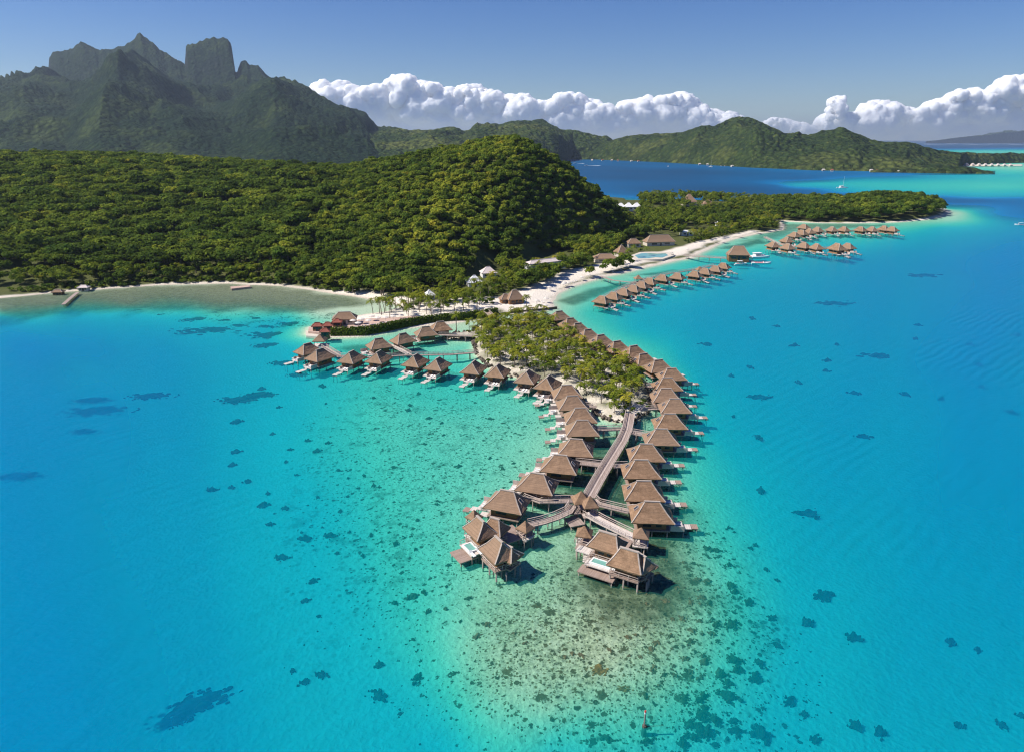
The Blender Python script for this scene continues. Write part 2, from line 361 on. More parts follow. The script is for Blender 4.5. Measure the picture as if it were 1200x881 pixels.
# depth of the lagoon (metres), read off the colour of the water, smooth between the points
_DP = [(0, 860, 12), (150, 800, 10), (0, 700, 11), (0, 560, 11), (120, 600, 10), (0, 430, 11), (0, 385, 10), (100, 430, 10), (130, 385, 8.5), (200, 500, 9.5), (300, 560, 6.5), (330, 660, 5.8), (300, 800, 7.5), (400, 860, 5.5),
    (420, 780, 4.6), (400, 700, 4.6), (380, 600, 4.6), (330, 480, 5.4), (280, 420, 7.0), (240, 385, 6.0), (330, 375, 4.5), (340, 410, 5.0),
    (0, 362, 0.7), (60, 356, 0.5), (150, 350, 0.4), (150, 356, 0.7), (250, 350, 0.4), (250, 357, 0.8), (330, 355, 0.4), (370, 366, 0.6), (400, 358, 0.35), (440, 358, 0.3), (340, 366, 1.6), (0, 372, 5), (80, 366, 4.5), (150, 364, 3.5), (220, 364, 3.0), (290, 372, 3.5),
    (400, 440, 3.4), (380, 520, 3.6), (450, 480, 2.2), (430, 560, 2.9), (450, 640, 2.9), (460, 720, 3.3), (470, 800, 4.3), (520, 860, 4.2), (480, 880, 5),
    (520, 500, 1.7), (560, 460, 2.2), (500, 460, 2.4), (600, 500, 1.5), (580, 550, 1.5), (500, 580, 1.9), (520, 660, 1.8), (640, 480, 1.4), (560, 700, 1.15), (540, 760, 1.3), (600, 780, 0.75), (560, 820, 1.6),
    (640, 690, 0.8), (700, 720, 0.5), (760, 700, 0.55), (700, 780, 0.55), (640, 830, 1.2), (700, 840, 2.0), (760, 800, 1.2), (800, 760, 1.1), (820, 700, 1.2), (700, 560, 0.7), (720, 500, 0.8), (760, 560, 0.9), (660, 620, 0.8), (740, 640, 0.6), (790, 640, 0.9),
    (650, 870, 3.3), (750, 875, 3.4), (820, 840, 3.2), (850, 780, 2.8), (860, 700, 2.6), (840, 620, 2.6), (820, 560, 2.6), (830, 500, 4.6), (820, 450, 5.2), (800, 420, 5), (740, 385, 4.6), (690, 365, 2.6), (670, 352, 1.0),
    (900, 650, 4.5), (900, 780, 4.3), (880, 870, 4.6), (950, 700, 5.4), (1000, 860, 5.6), (1000, 760, 6), (900, 560, 5.8), (880, 460, 7), (960, 560, 7.5), (1050, 650, 7.8), (1100, 800, 7.2), (1180, 860, 7), (1190, 700, 9), (1180, 560, 10.5),
    (1050, 500, 9), (950, 420, 8), (1000, 360, 9.5), (1100, 420, 11), (1190, 430, 10.5), (900, 370, 8), (1100, 330, 10.5), (1190, 330, 11.5), (1000, 320, 9.0), (860, 330, 6.5), (800, 350, 6), (760, 350, 5.5), (900, 310, 5),
    (980, 300, 7), (1060, 295, 9), (1150, 290, 10.5), (1190, 280, 10.5), (1010, 285, 4), (1060, 275, 4.5), (960, 280, 3.2), (1100, 267, 4.2), (940, 266, 0.8), (1000, 265, 1.0), (1060, 264, 1.6), (920, 277, 1.5), (1120, 257, 1.0), (1140, 258, 2.2), (1170, 262, 5.5), (1125, 250, 0.8), (1120, 246, 1.4), (1150, 249, 6),
    (740, 325, 1.4), (780, 316, 2.2), (820, 306, 2.8), (850, 290, 1.3), (880, 283, 1.2), (870, 300, 3.6), (720, 335, 2.0),
    (400, 402, 1.9), (440, 405, 1.9), (470, 410, 1.7), (500, 402, 1.4), (520, 405, 1.2), (545, 405, 1.3), (500, 388, 0.6), (560, 378, 0.5), (600, 371, 0.45), (640, 367, 0.6), (450, 396, 1.2), (480, 440, 2.4), (530, 432, 2.2), (440, 425, 2.4),
    (750, 430, 1.2), (700, 400, 1.3), (770, 470, 1.0), (780, 520, 1.4),
    (700, 200, 32), (800, 200, 32), (760, 225, 30), (860, 225, 30), (850, 208, 28), (930, 230, 26), (920, 207, 22), (900, 238, 26),
    (960, 214, 4.5), (945, 216, 5), (930, 217, 7), (912, 217.5, 18), (925, 213.5, 9), (930, 210.5, 22), (965, 210.5, 14), (970, 206.5, 20), (1000, 207, 15), (990, 222.5, 6), (960, 222.5, 16), (940, 220.5, 14), (1000, 211, 6.0), (1000, 217, 3.8), (1060, 218, 3.2), (1060, 212, 4.5), (1120, 212, 3.8), (1190, 212, 3.2), (1130, 219, 2.8), (1190, 220, 2.6), (1190, 205, 4.0), (1100, 206, 6.5), (1060, 205, 14), (1180, 197, 1.2), (1155, 197, 1.4), (1195, 191, 1.6),
    (1000, 224.5, 6.5), (1040, 225.5, 6.5), (1080, 227, 6), (1150, 230, 6.5), (1195, 229, 6), (1000, 227.5, 18), (1050, 229, 19), (1100, 231.5, 19), (1150, 233.5, 18), (1195, 233, 16), (1000, 231, 22), (1060, 234, 22), (1120, 238, 20), (1190, 238, 18), (1190, 248, 15), (1170, 252, 11),
    (1140, 177, 2.5), (1190, 178, 2.0), (1110, 174, 36), (1190, 172, 36), (1000, 172, 40), (600, 176, 40), (0, 176, 40), (1400, 172, 40), (-600, 176, 40), (1100, 167, 45), (300, 166, 45), (1900, 190, 10), (1600, 300, 11), (1500, 500, 11), (1500, 800, 8), (-300, 500, 11), (-300, 800, 10), (-500, 400, 11), (600, 1100, 6), (200, 1100, 8), (1000, 1100, 6), (-400, 1200, 9), (1700, 1200, 9)]
def _dc(x, y): return np.stack([x / np.maximum(y, 20.0) * 1.75, np.log(np.maximum(y, 20.0)) * 1.15], -1)
_dw = np.array([gp(u, v)[:2] for u, v, _ in _DP]); _dn = _dc(_dw[:, 0], _dw[:, 1])
_dv = np.log(np.array([d for *_, d in _DP], float))
_A = -np.sqrt(((_dn[:, None] - _dn[None]) ** 2).sum(-1) + 1e-4)
_N = len(_dv); _K = np.zeros((_N + 1, _N + 1)); _K[:_N, :_N] = _A - np.eye(_N) * 0.006; _K[:_N, _N] = 1; _K[_N, :_N] = 1
_rw = np.linalg.solve(_K, np.append(_dv, 0.0))
def depth_at(X, Y):
    sh = X.shape; q = _dc(X.ravel(), Y.ravel()); out = np.zeros(len(q))
    for i in range(0, len(q), 20000):
        b = q[i:i + 20000]
        out[i:i + 20000] = -np.sqrt(((b[:, None] - _dn[None]) ** 2).sum(-1) + 1e-4) @ _rw[:_N] + _rw[_N]
    d = np.exp(np.clip(out, math.log(0.15), math.log(60))).reshape(sh)
    L = np.clip(Y / 6.0, 12, 200)
    d = d * (1 + 0.22 * fbm(X / L * 0.9, Y / L * 0.9, 4))
    return d

def axis_grid(lo, hi, a, b, step, grow=1.16):
    inner = list(np.arange(a, b + 0.1, step)); s = step; x = a; left = []
    while x > lo: s *= grow; x -= s; left.append(x)
    s = step; x = inner[-1]; right = []
    while x < hi: s *= grow; x += s; right.append(x)
    return np.array(left[::-1] + inner + right)
SEA = 40000.0
def sheet(gx, gy):
    X, Y = np.meshgrid(gx, gy)
    i = np.arange(X.size).reshape(X.shape)
    F = np.stack([i[:-1, :-1], i[:-1, 1:], i[1:, 1:], i[1:, :-1]], -1).reshape(-1, 4)
    return X, Y, F
gx = axis_grid(-SEA, SEA, -560, 420, 2.2, 1.1); gy = axis_grid(-SEA * 0.2, SEA, 40, 760, 2.2, 1.05)
X, Y, F = sheet(gx, gy)
Z, SD, SD1, SD2 = land(X, Y)
DEP = np.minimum(depth_at(X, Y), np.where(SD2 > SD1, 0.25, 0.12) + np.maximum(-SD, 0) * np.clip(8.0 / np.maximum(Y / 30, 4), 0.05, 0.3))
DEP = np.where(SD > 0, 0.02, DEP)
Zb = np.where(SD > 0, Z, -np.minimum(0.15 + DEP * 0.55, 4.5) * np.clip(-SD / 1.2, 0, 1))
# rubble and coral cover of the shallow flats, and what grows or lies on dry ground
def blob(px, soft):
    d = sdist(wpoly(px), X, Y); return smooth(-soft, soft, d + fbm(X / 9, Y / 9, 3) * soft * 0.8)
REEF = blob([(600, 640), (640, 580), (690, 500), (765, 490), (800, 600), (835, 680), (850, 760), (790, 830), (700, 830), (620, 815), (560, 775), (545, 715), (590, 670)], 9)
BROWN = np.maximum.reduce([blob([(690, 515), (735, 520), (750, 620), (690, 600), (640, 560)], 4), blob([(690, 640), (800, 600), (810, 690), (780, 720), (720, 715), (690, 690)], 6) * 0.9,
    blob([(-20, 350), (60, 343), (150, 336.5), (270, 332), (330, 335), (420, 349), (440, 356), (350, 364), (230, 361), (100, 362), (0, 372)], 8) * 0.9, blob([(925, 262), (1050, 263), (1000, 267), (940, 268), (910, 278), (870, 283), (890, 276)], 8) * 0.6,
    blob([(655, 352), (690, 338), (740, 328), (700, 345), (672, 356)], 3) * 0.8, blob([(740, 322), (790, 314), (775, 320)], 3) * 0.8, blob([(845, 290), (890, 279), (900, 283), (860, 291)], 4) * 0.85, blob([(395, 404), (450, 400), (480, 408), (420, 412)], 3) * 0.75])
PATCH = np.maximum(blob([(430, 450), (560, 460), (640, 480), (600, 600), (500, 720), (420, 760), (330, 700), (330, 560), (380, 460)], 14) * 0.55, blob([(790, 600), (900, 640), (930, 880), (600, 880), (640, 830), (800, 830)], 9) * 0.9)
PATCH = np.maximum(PATCH, blob([(180, 362), (420, 365), (400, 385), (330, 380), (250, 372)], 8) * 0.9)
SPECK = blob([(400, 440), (560, 445), (660, 480), (720, 500), (790, 470), (830, 560), (880, 700), (860, 860), (600, 870), (480, 760), (400, 640), (360, 520)], 18) * 0.75
HEADS = np.maximum.reduce([blob([(590, 700), (640, 660), (690, 690), (800, 610), (850, 640), (890, 740), (900, 870), (700, 875), (600, 840), (540, 790)], 10), blob([(640, 520), (700, 500), (770, 490), (800, 600), (700, 640)], 5) * 0.8, blob([(420, 450), (560, 450), (640, 480), (600, 620), (520, 740), (430, 700), (380, 560)], 16) * 0.42])
DRYSAND = np.where(SD1 > SD2, 1 - smooth(2.0, 5.5, SD1 + fbm(X / 10, Y / 10, 3) * 2), np.clip(0.62 + 0.9 * fbm(X / 5, Y / 5, 3), 0.15, 1))
for px, soft in (([(600, 368), (648, 363), (646, 350), (664, 335), (700, 323), (760, 309), (800, 301), (830, 287), (890, 272), (880, 272), (820, 285), (790, 294), (760, 300.5), (700, 313), (660, 320), (640, 331), (600, 347), (560, 360)], 2.5),
                 ([(360, 392), (388, 394), (500, 378), (580, 368), (600, 352), (540, 352), (470, 362), (440, 366), (365, 384)], 3.0), ([(330, 338), (470, 359), (490, 353), (420, 343)], 2.0)):
    DRYSAND = np.maximum(DRYSAND, blob(px, soft))
DRYSAND = np.where(Y > 1000, DRYSAND * 0, DRYSAND)

t = NT('ground_and_seabed')
p = t.pos(); sp = t.n('ShaderNodeSeparateXYZ'); t.l(p, sp.inputs[0]); zz = sp.outputs[2]
n_big = t.noise(p, 0.05, 5, 0.6); n_mid = t.noise(p, 0.35, 5, 0.65); n_fin = t.noise(p, 1.6, 5, 0.7)
vor = t.voro(p, 0.42); vor2 = t.voro(p, 1.05)
sand = t.mix(n_mid, (0.60, 0.53, 0.42), (0.76, 0.70, 0.59))
stones = t.mix(t.mrange(n_fin, 0.40, 0.58), (0.055, 0.05, 0.022), (0.62, 0.58, 0.42))
pebble = t.mix(t.mrange(vor2, 0.10, 0.42), (0.05, 0.045, 0.02), (0.56, 0.52, 0.38))
rub = t.mix(0.5, stones, pebble)
reef = t.attr('reef'); brown = t.attr('brown'); patch = t.attr('patch'); dry = t.attr('dry_sand')
rub = t.mix(t.math('MULTIPLY', brown, t.mrange(n_mid, 0.25, 0.6)), rub, (0.085, 0.065, 0.025))
sand = t.mix(t.math('MULTIPLY', brown, 0.85), sand, t.mix(n_mid, (0.13, 0.115, 0.055), (0.27, 0.24, 0.14)))
bed = t.mix(t.math('MULTIPLY', reef, t.mrange(n_mid, 0.22, 0.55), True), sand, rub)
bed = t.mix(t.math('MULTIPLY', t.math('MULTIPLY', brown, t.mrange(n_fin, 0.40, 0.62)), t.mrange(n_mid, 0.30, 0.6), True), bed, (0.075, 0.06, 0.025))
spots = t.math('MULTIPLY', t.mrange(t.voro(p, 0.62), 0.40, 0.22), t.mrange(t.noise(p, 0.12, 4, 0.65), 0.46, 0.58))
pm = t.math('MAXIMUM', t.math('MULTIPLY', t.mrange(t.noise(p, 0.2, 6, 0.7), 0.54, 0.64), patch), t.math('MULTIPLY', spots, t.math('MULTIPLY', patch, 1.4)), True)
def heads(scale, dens, size, c0, c1, bed_):
    nd = t.n('ShaderNodeTexVoronoi'); va = t.n('ShaderNodeVectorMath', operation='SUBTRACT'); t.l(t.noise(p, 0.9 * scale + 0.6, 4, 0.65, 'Color'), va.inputs[0]); va.inputs[1].default_value = (0.5, 0.5, 0.5)
    vb = t.n('ShaderNodeVectorMath', operation='MULTIPLY_ADD'); t.l(va.outputs[0], vb.inputs[0]); vb.inputs[1].default_value = (1.5 / scale, 1.5 / scale, 1.5 / scale); t.l(p, vb.inputs[2]); t.l(vb.outputs[0], nd.inputs['Vector']); nd.inputs['Scale'].default_value = scale
    sc_ = t.n('ShaderNodeSeparateColor'); t.l(nd.outputs['Color'], sc_.inputs[0])
    on = t.math('GREATER_THAN', t.math('ADD', sc_.outputs[0], t.math('MULTIPLY', t.attr('heads'), dens)), 1.0)
    lim = t.math('MULTIPLY', t.math('ADD', sc_.outputs[1], 0.5), size)
    m_ = t.math('MULTIPLY', on, t.math('MULTIPLY', t.math('SUBTRACT', lim, nd.outputs['Distance']), 9.0, True), True)
    return t.mix(m_, bed_, t.mix(sc_.outputs[2], c0, c1))
bed = heads(0.42, 0.30, 0.34, (0.030, 0.024, 0.010), (0.12, 0.075, 0.03), bed)
bed = heads(1.0, 0.42, 0.40, (0.030, 0.024, 0.010), (0.13, 0.09, 0.04), bed)
bed = heads(2.1, 0.55, 0.42, (0.035, 0.028, 0.012), (0.16, 0.12, 0.055), bed)
speck = t.mrange(t.noise(p, 2.6, 3, 0.7), 0.56, 0.68)
bed = t.mix(t.math('MULTIPLY', speck, t.attr('speck'), True), bed, (0.11, 0.10, 0.05))
bed = t.mix(t.math('MULTIPLY', pm, 0.85), bed, (0.055, 0.06, 0.03))
bed = t.mix(t.math('MULTIPLY', t.math('MULTIPLY', brown, t.mrange(zz, -0.2, -0.4)), t.mrange(n_mid, 0.3, 0.55, 0.35, 0.8)), bed, t.mix(1.0, bed, (0.40, 0.36, 0.26), 'MULTIPLY'))
soil = t.mix(n_mid, (0.05, 0.075, 0.018), (0.13, 0.125, 0.045))
dsand = t.mix(n_fin, (0.66, 0.57, 0.46), (0.84, 0.77, 0.67))
dsand = t.mix(t.mrange(n_mid, 0.60, 0.78), dsand, (0.38, 0.28, 0.17))
land_c = t.mix(dry, soil, dsand)
land_c = t.mix(t.math('MULTIPLY', t.mrange(zz, 0.42, 0.06), 0.45), land_c, (0.33, 0.25, 0.17))
col = t.mix(t.mrange(zz, -0.05, 0.12), bed, land_c)
h = t.math('ADD', n_fin, t.math('MULTIPLY', vor2, 0.6))
M['ground'] = t.done(t.principled(col, 0.92, t.bump(h, 0.7, 0.5), 0.1))
me = np_mesh('ground', np.stack([X, Y, Zb], -1).reshape(-1, 3), F, M['ground'], {'reef': REEF, 'brown': BROWN, 'patch': PATCH, 'dry_sand': DRYSAND, 'speck': SPECK, 'heads': HEADS}, True)
tag(link_mesh('ground', me), kind='structure')

# ------------------------------------------------------------------ the water: clear over the flats, scattering blue where it is deep
t = NT('lagoon_water')
d = t.attr('depth'); f = t.math('DIVIDE', t.math('LOGARITHM', t.math('ADD', d, 0.1), 2.0), 8.4)     # log2 of the depth
f = t.math('ADD', f, 0.395)
def dpos(m): return math.log2(m + 0.1) / 8.4 + 0.395
tint = t.ramp(f, [(dpos(0.0), (1, 1, 1)), (dpos(0.5), (0.84, 0.98, 0.90)), (dpos(1.2), (0.60, 0.97, 0.88)), (dpos(2.5), (0.31, 0.93, 0.88)), (dpos(5), (0.10, 0.80, 0.87)), (dpos(10), (0.05, 0.70, 0.80)), (dpos(30), (0.02, 0.35, 0.6))])
back = t.ramp(f, [(dpos(0.0), (0.20, 0.46, 0.34)), (dpos(0.8), (0.06, 0.45, 0.34)), (dpos(1.6), (0.012, 0.44, 0.37)), (dpos(3), (0.002, 0.40, 0.40)), (dpos(5), (0.001, 0.35, 0.49)), (dpos(8), (0.001, 0.270, 0.475)), (dpos(13), (0.001, 0.212, 0.495)), (dpos(22), (0.002, 0.09, 0.22)), (dpos(36), (0.005, 0.055, 0.135))])
opac = t.ramp(f, [(dpos(0.0), 0.02), (dpos(0.4), 0.07), (dpos(1.0), 0.15), (dpos(2), 0.21), (dpos(3.5), 0.27), (dpos(6), 0.34), (dpos(10), 0.44), (dpos(16), 0.72), (dpos(24), 1.0)])
p = t.pos()
rot = t.n('ShaderNodeMapping'); rot.inputs['Rotation'].default_value = (0, 0, radians(-41)); t.l(p, rot.inputs['Vector'])
w1 = t.noise(t.scale(rot.outputs[0], (0.35, 1.0, 1.0)), 0.22, 4, 0.6)
w2 = t.noise(t.scale(p, (0.6, 1.0, 1.0)), 1.1, 3, 0.6)
wv = t.n('ShaderNodeTexWave', wave_type='BANDS', bands_direction='Y'); t.l(rot.outputs[0], wv.inputs['Vector'])
wv.inputs['Scale'].default_value = 0.09; wv.inputs['Distortion'].default_value = 5.0; wv.inputs['Detail'].default_value = 3.0; wv.inputs['Detail Scale'].default_value = 0.5
hh = t.math('ADD', t.math('ADD', t.math('MULTIPLY', w1, 1.1), t.math('MULTIPLY', w2, 0.35)), t.math('MULTIPLY', t.math('MULTIPLY', wv.outputs['Fac'], t.mrange(t.noise(p, 0.018, 2, 0.5), 0.45, 0.68)), 0.42))
nb = t.bump(hh, 0.75, 0.8); ng = t.bump(hh, 0.5, 0.6)
tr = t.n('ShaderNodeBsdfTransparent'); t.l(tint, tr.inputs[0])
df = t.n('ShaderNodeBsdfDiffuse'); t.l(back, df.inputs[0]); t.l(nb, df.inputs['Normal'])
mx = t.n('ShaderNodeMixShader'); t.l(opac, mx.inputs[0]); t.l(tr.outputs[0], mx.inputs[1]); t.l(df.outputs[0], mx.inputs[2])
gl = t.n('ShaderNodeBsdfGlossy'); gl.inputs['Roughness'].default_value = 0.22; t.l(ng, gl.inputs['Normal'])
fr = t.n('ShaderNodeFresnel'); fr.inputs['IOR'].default_value = 1.33
ff = t.math('MINIMUM', t.math('MULTIPLY', fr.outputs[0], 0.45), 0.16)
mx2 = t.n('ShaderNodeMixShader'); t.l(ff, mx2.inputs[0]); t.l(mx.outputs[0], mx2.inputs[1]); t.l(gl.outputs[0], mx2.inputs[2])
M['water'] = t.done(mx2)
keep = SD < 14                      # no water under the dry land
Fk = F[(keep.reshape(-1)[F]).any(1)]
used = np.unique(Fk); remap = np.full(X.size, -1, np.int32); remap[used] = np.arange(len(used))
P = np.stack([X, Y, np.zeros_like(X)], -1).reshape(-1, 3)[used]
me = np_mesh('water', P, remap[Fk], M['water'], {'depth': DEP.reshape(-1)[used]}, True)
tag(link_mesh('water', me), kind='structure')

# ------------------------------------------------------------------ far ranges: height fields over (azimuth, distance)
def mat_range(name, dark, mid, lite, rock, bumpd):
    t = NT(name); p = t.pos()
    n1 = t.noise(p, 0.004, 5, 0.6); n2 = t.noise(p, 0.03, 5, 0.7); n3 = t.noise(p, 0.011, 6, 0.65)
    c = t.mix(t.mrange(n3, 0.34, 0.66), dark, mid)
    c = t.mix(t.mrange(n1, 0.50, 0.66), c, lite)
    c = t.mix(t.mrange(n2, 0.35, 0.7, 0, 0.8), c, dark)
    n4 = t.noise(p, 0.075, 3, 0.75); v4 = t.voro(p, 0.055)
    c = t.mix(t.mrange(v4, 0.30, 0.75, 0, 0.6), c, t.mix(1.0, dark, (0.45, 0.5, 0.6), 'MULTIPLY')); c = t.mix(t.mrange(n4, 0.56, 0.72, 0, 0.7), c, lite)
    g = t.n('ShaderNodeNewGeometry'); sp = t.n('ShaderNodeSeparateXYZ'); t.l(g.outputs['True Normal'], sp.inputs[0])
    st = t.math('ADD', sp.outputs[2], t.math('MULTIPLY', t.math('SUBTRACT', n3, 0.5), 0.5))
    c = t.mix(t.mrange(st, 0.50, 0.30), c, rock)
    return t.done(t.principled(c, 0.95, t.bump(t.math('ADD', n2, t.math('MULTIPLY', t.math('SUBTRACT', 1.0, v4), 0.9)), 1.0, bumpd), 0.05))
M['peak'] = mat_range('mountain_forest', (0.009, 0.021, 0.012), (0.022, 0.041, 0.015), (0.068, 0.092, 0.025), (0.017, 0.022, 0.020), 9.0)
M['hills'] = mat_range('hill_forest', (0.022, 0.040, 0.012), (0.060, 0.092, 0.020), (0.15, 0.165, 0.04), (0.05, 0.06, 0.025), 16.0)
def far_range(name, mat, ridge, dist, base, back, nu, rows, zsoft=None, cliff=(0.80, 1.0), rough=8.0, spur=40.0, k=60.0, extra=None, power=0.9, relief=30.0):
    """ridge [(u, v)] seen skyline, dist [(u, y)] its distance, base [(u, v)] the near foot"""
    rt = np.array([az(u, v) for u, v in ridge]); dt = np.array([az(u, 163) for u, _ in dist]); dd = np.array([y for _, y in dist], float)
    rz = np.array([ray_at(u, v, float(np.interp(az(u, v), dt, dd)))[2] for u, v in ridge])
    bt = np.array([az(u, v) for u, v in base]); by = np.array([gp(u, v)[1] for u, v in base])
    T = np.linspace(rt[0], rt[-1], nu); rz = rz; D = np.interp(T, dt, dd); B = np.interp(T, bt, by); Zr = np.interp(T, rt, rz)
    kk = np.exp(-np.linspace(-2, 2, max(3, nu // 6)) ** 2); kk /= kk.sum()
    Zs = np.convolve(np.pad(Zr, len(kk) // 2, mode='edge'), kk, 'same')[len(kk) // 2: len(kk) // 2 + nu]
    Zs = np.minimum(Zs, Zr) if zsoft is None else np.minimum(Zr, np.convolve(np.pad(np.minimum(Zr, zsoft), len(kk) // 2, mode='edge'), kk, 'same')[len(kk) // 2: len(kk) // 2 + nu])
    s = np.concatenate([np.linspace(0, 0.75, rows // 2), np.linspace(0.76, 1.0, rows // 3), np.linspace(1.01, 1.5, rows // 4)])
    Sg, Tg = np.meshgrid(s, T, indexing='ij')
    Yg = B + (D - B) * Sg
    Yg = np.where(Sg > 1, D + (Sg - 1) * 2 * back, Yg)
    warp = fbm(Tg * k * 0.5, Yg / 500.0, 3)
    low = np.where(Sg < 1, np.sin(np.clip(Sg, 0, 1) * pi / 2) ** power, np.maximum(0, 1 - (np.maximum(Sg, 1) - 1) * 2) ** 0.8)
    cl = np.where(Sg < 1, smooth(*cliff, Sg + warp * 0.05), 1 - smooth(1.02, 1.16, Sg))
    H = Zs * low + (Zr - Zs) * cl
    mid = np.clip(np.sin(np.clip(Sg, 0, 1) * pi), 0, 1) * (Sg < 1)
    rn = 1 - np.abs(vnoise(Tg * k + warp * 1.6, Sg * 1.3 + 3) * 2 - 1)
    rn2 = 1 - np.abs(vnoise(Tg * k * 2.7 + warp * 3, Sg * 3.1 + 13) * 2 - 1)
    H = H + spur * mid * (rn - 0.55) * np.clip(Zs / 120, 0.15, 1.3) + spur * 0.35 * mid * (rn2 - 0.5) * np.clip(Zs / 120, 0.15, 1.3)
    if extra is not None:
        H = extra(H, Tg, Sg)
        H = H + (Zr > 330) * (Sg > 0.8) * (11 * fbm(Tg * 190 + 3, Sg * 14, 4) + 14 * np.minimum(0, fbm(Tg * 62 + 9, Sg * 0 + 2, 3)))
    Xw = Tg * Yg
    H = H + (relief * (0.62 - 1.25 * np.abs(fbm(Xw / 430.0 + 3, Yg / 430.0, 4, 0.42)) ** 0.9) * np.clip(np.sin(np.clip(Sg, 0, 1) ** 0.8 * pi) * 1.3, 0, 1) * np.clip(Zs / (zsoft or 110.0), 0.05, 1) + rough * fbm(Xw / 26.0, Yg / 26.0, 3)) * np.clip(Sg * 8, 0, 1)
    H = np.where(Sg <= 0, -4.0, H); H = np.where(Sg >= 1.49, -4.0, H)
    Xg = Tg * Yg
    i = np.arange(Xg.size).reshape(Xg.shape)
    F = np.stack([i[:-1, :-1], i[:-1, 1:], i[1:, 1:], i[1:, :-1]], -1).reshape(-1, 4)
    o = link_mesh(name, np_mesh(name, np.stack([Xg, Yg, H], -1).reshape(-1, 3), F, mat, None, True))
    return tag(o, kind='structure'), (T, B, D)

OTE = [(-420, 165), (-300, 150), (-150, 138), (-60, 125), (0, 114), (17, 107), (30, 101), (43, 95), (52, 84), (57, 79), (57.8, 67), (63, 63), (70, 60), (78, 60), (87, 58), (95, 51.5), (101, 54), (107, 58), (115, 62.5), (124, 63), (133, 61.5), (140, 60), (147, 57.5), (152, 54.5), (158, 51.5),
       (162, 48), (165, 45), (168, 48), (172, 52), (179, 58), (187, 65), (193, 70), (200, 75), (209, 79), (217.5, 83), (219, 63), (221, 60), (224, 59), (228, 58.5), (233, 56), (236, 53), (240, 51.5), (244, 51), (248, 50), (252, 49), (256, 48.5), (260, 48), (264, 49), (268, 51.5), (271, 56), (273, 63), (275, 87),
       (278, 88), (280, 84), (283, 79), (286, 77), (289, 77.5), (292, 81), (295, 84), (298, 84), (303, 83), (307, 86), (311, 91), (316, 95), (320, 97), (326, 98.5), (331, 98.5), (336, 99), (341, 104), (346, 108), (352, 109.5), (356, 114), (360, 118), (373, 123), (385, 129), (397, 135), (405, 139), (420, 138), (426, 143), (433, 150), (443, 157), (463, 158), (520, 164)]
_su = [az(200, 75), az(182, 100), az(168, 125), az(150, 150), az(120, 178)]
def ote_spur(H, Tg, Sg):
    c = np.interp(Sg, [0.1, 0.4, 0.6, 0.8, 1.0], _su[::-1])
    w = np.interp(Sg, [0.1, 0.5, 1.0], [0.05, 0.075, 0.05])
    tent = np.maximum(0, 1 - np.abs(Tg - c) / w)
    H = H + np.interp(Sg, [0, 0.15, 0.55, 0.85, 1.0], [0, 60, 195, 70, 0]) * tent ** 1.1 * (Sg < 1)
    c2 = np.interp(Sg, [0.1, 0.5, 1.0], [az(320, 170), az(330, 140), az(300, 90)])
    H = H + np.interp(Sg, [0, 0.2, 0.6, 1.0], [0, 30, 70, 0]) * np.maximum(0, 1 - np.abs(Tg - c2) / 0.06) * (Sg < 1)
    c3 = np.interp(Sg, [0.1, 0.5, 1.0], [az(20, 178), az(50, 140), az(75, 70)])
    return H + np.interp(Sg, [0, 0.2, 0.6, 1.0], [0, 30, 80, 0]) * np.maximum(0, 1 - np.abs(Tg - c3) / 0.07) * (Sg < 1)
far_range('mountain', M['peak'], OTE, [(-600, 4700), (0, 4800), (250, 4700), (440, 4500), (600, 4400)], [(-600, 200), (440, 200), (560, 195), (600, 189)], 700, 1100, 130, 330, (0.84, 0.98), 9, 60, 9, ote_spur, 1.25, 105.0)
MIDR = [(150, 188), (200, 176), (260, 168), (330, 163), (400, 160), (440, 158), (463, 156.5), (480, 158), (495, 156), (510, 152.5), (525, 155), (543, 156.5), (560, 153), (575, 151), (590, 148), (600, 144.5), (610, 144), (623, 143), (629, 141), (635, 140), (641, 144), (647, 148), (654, 152), (660, 155), (668, 154.5), (676, 154), (684, 156), (690, 157), (700, 160), (710, 162), (723, 167), (735, 176), (745, 186)]
far_range('hills_behind_bay', M['hills'], MIDR, [(100, 3700), (460, 3600), (640, 3500), (760, 3300)], [(100, 197), (600, 197), (655, 192), (670, 187.3), (750, 187.3)], 420, 520, 70, None, (0.7, 1.0), 7, 30, 25, None, 0.9, 45.0)
RGT = [(655, 187), (668, 180), (690, 172), (710, 167), (723, 165), (732, 162), (740, 161), (753, 160), (767, 159), (778, 158), (790, 156.5), (800, 157), (810, 155), (820, 152.5), (832, 152), (843, 151), (850, 146), (857, 142.5), (866, 141), (877, 139.5), (887, 142), (897, 147), (908, 152), (920, 156.5), (935, 157), (945, 158.5), (957, 158.5), (967, 157.5), (974, 154.5), (980, 152.5), (984, 151), (988, 151), (993, 154), (1003, 159), (1015, 163), (1027, 166.5), (1040, 168), (1055, 167.5), (1067, 168), (1075, 170), (1083, 173), (1095, 176), (1110, 178), (1133, 179.5), (1160, 180.5), (1185, 180), (1200, 181), (1300, 181), (1340, 190)]
far_range('hills_across_lagoon', M['hills'], RGT, [(640, 3250), (780, 3050), (880, 2750), (985, 2400), (1067, 2250), (1110, 2350), (1200, 2700), (1350, 2800)], [(640, 187), (700, 187.5), (760, 190), (800, 192), (840, 194.5), (880, 197), (953, 200.2), (1010, 201), (1067, 202), (1110, 202.5), (1122, 201), (1130, 193.5), (1200, 191), (1350, 191)], 480, 620, 70, None, (0.7, 1.0), 6, 25, 25, None, 0.9, 40.0)
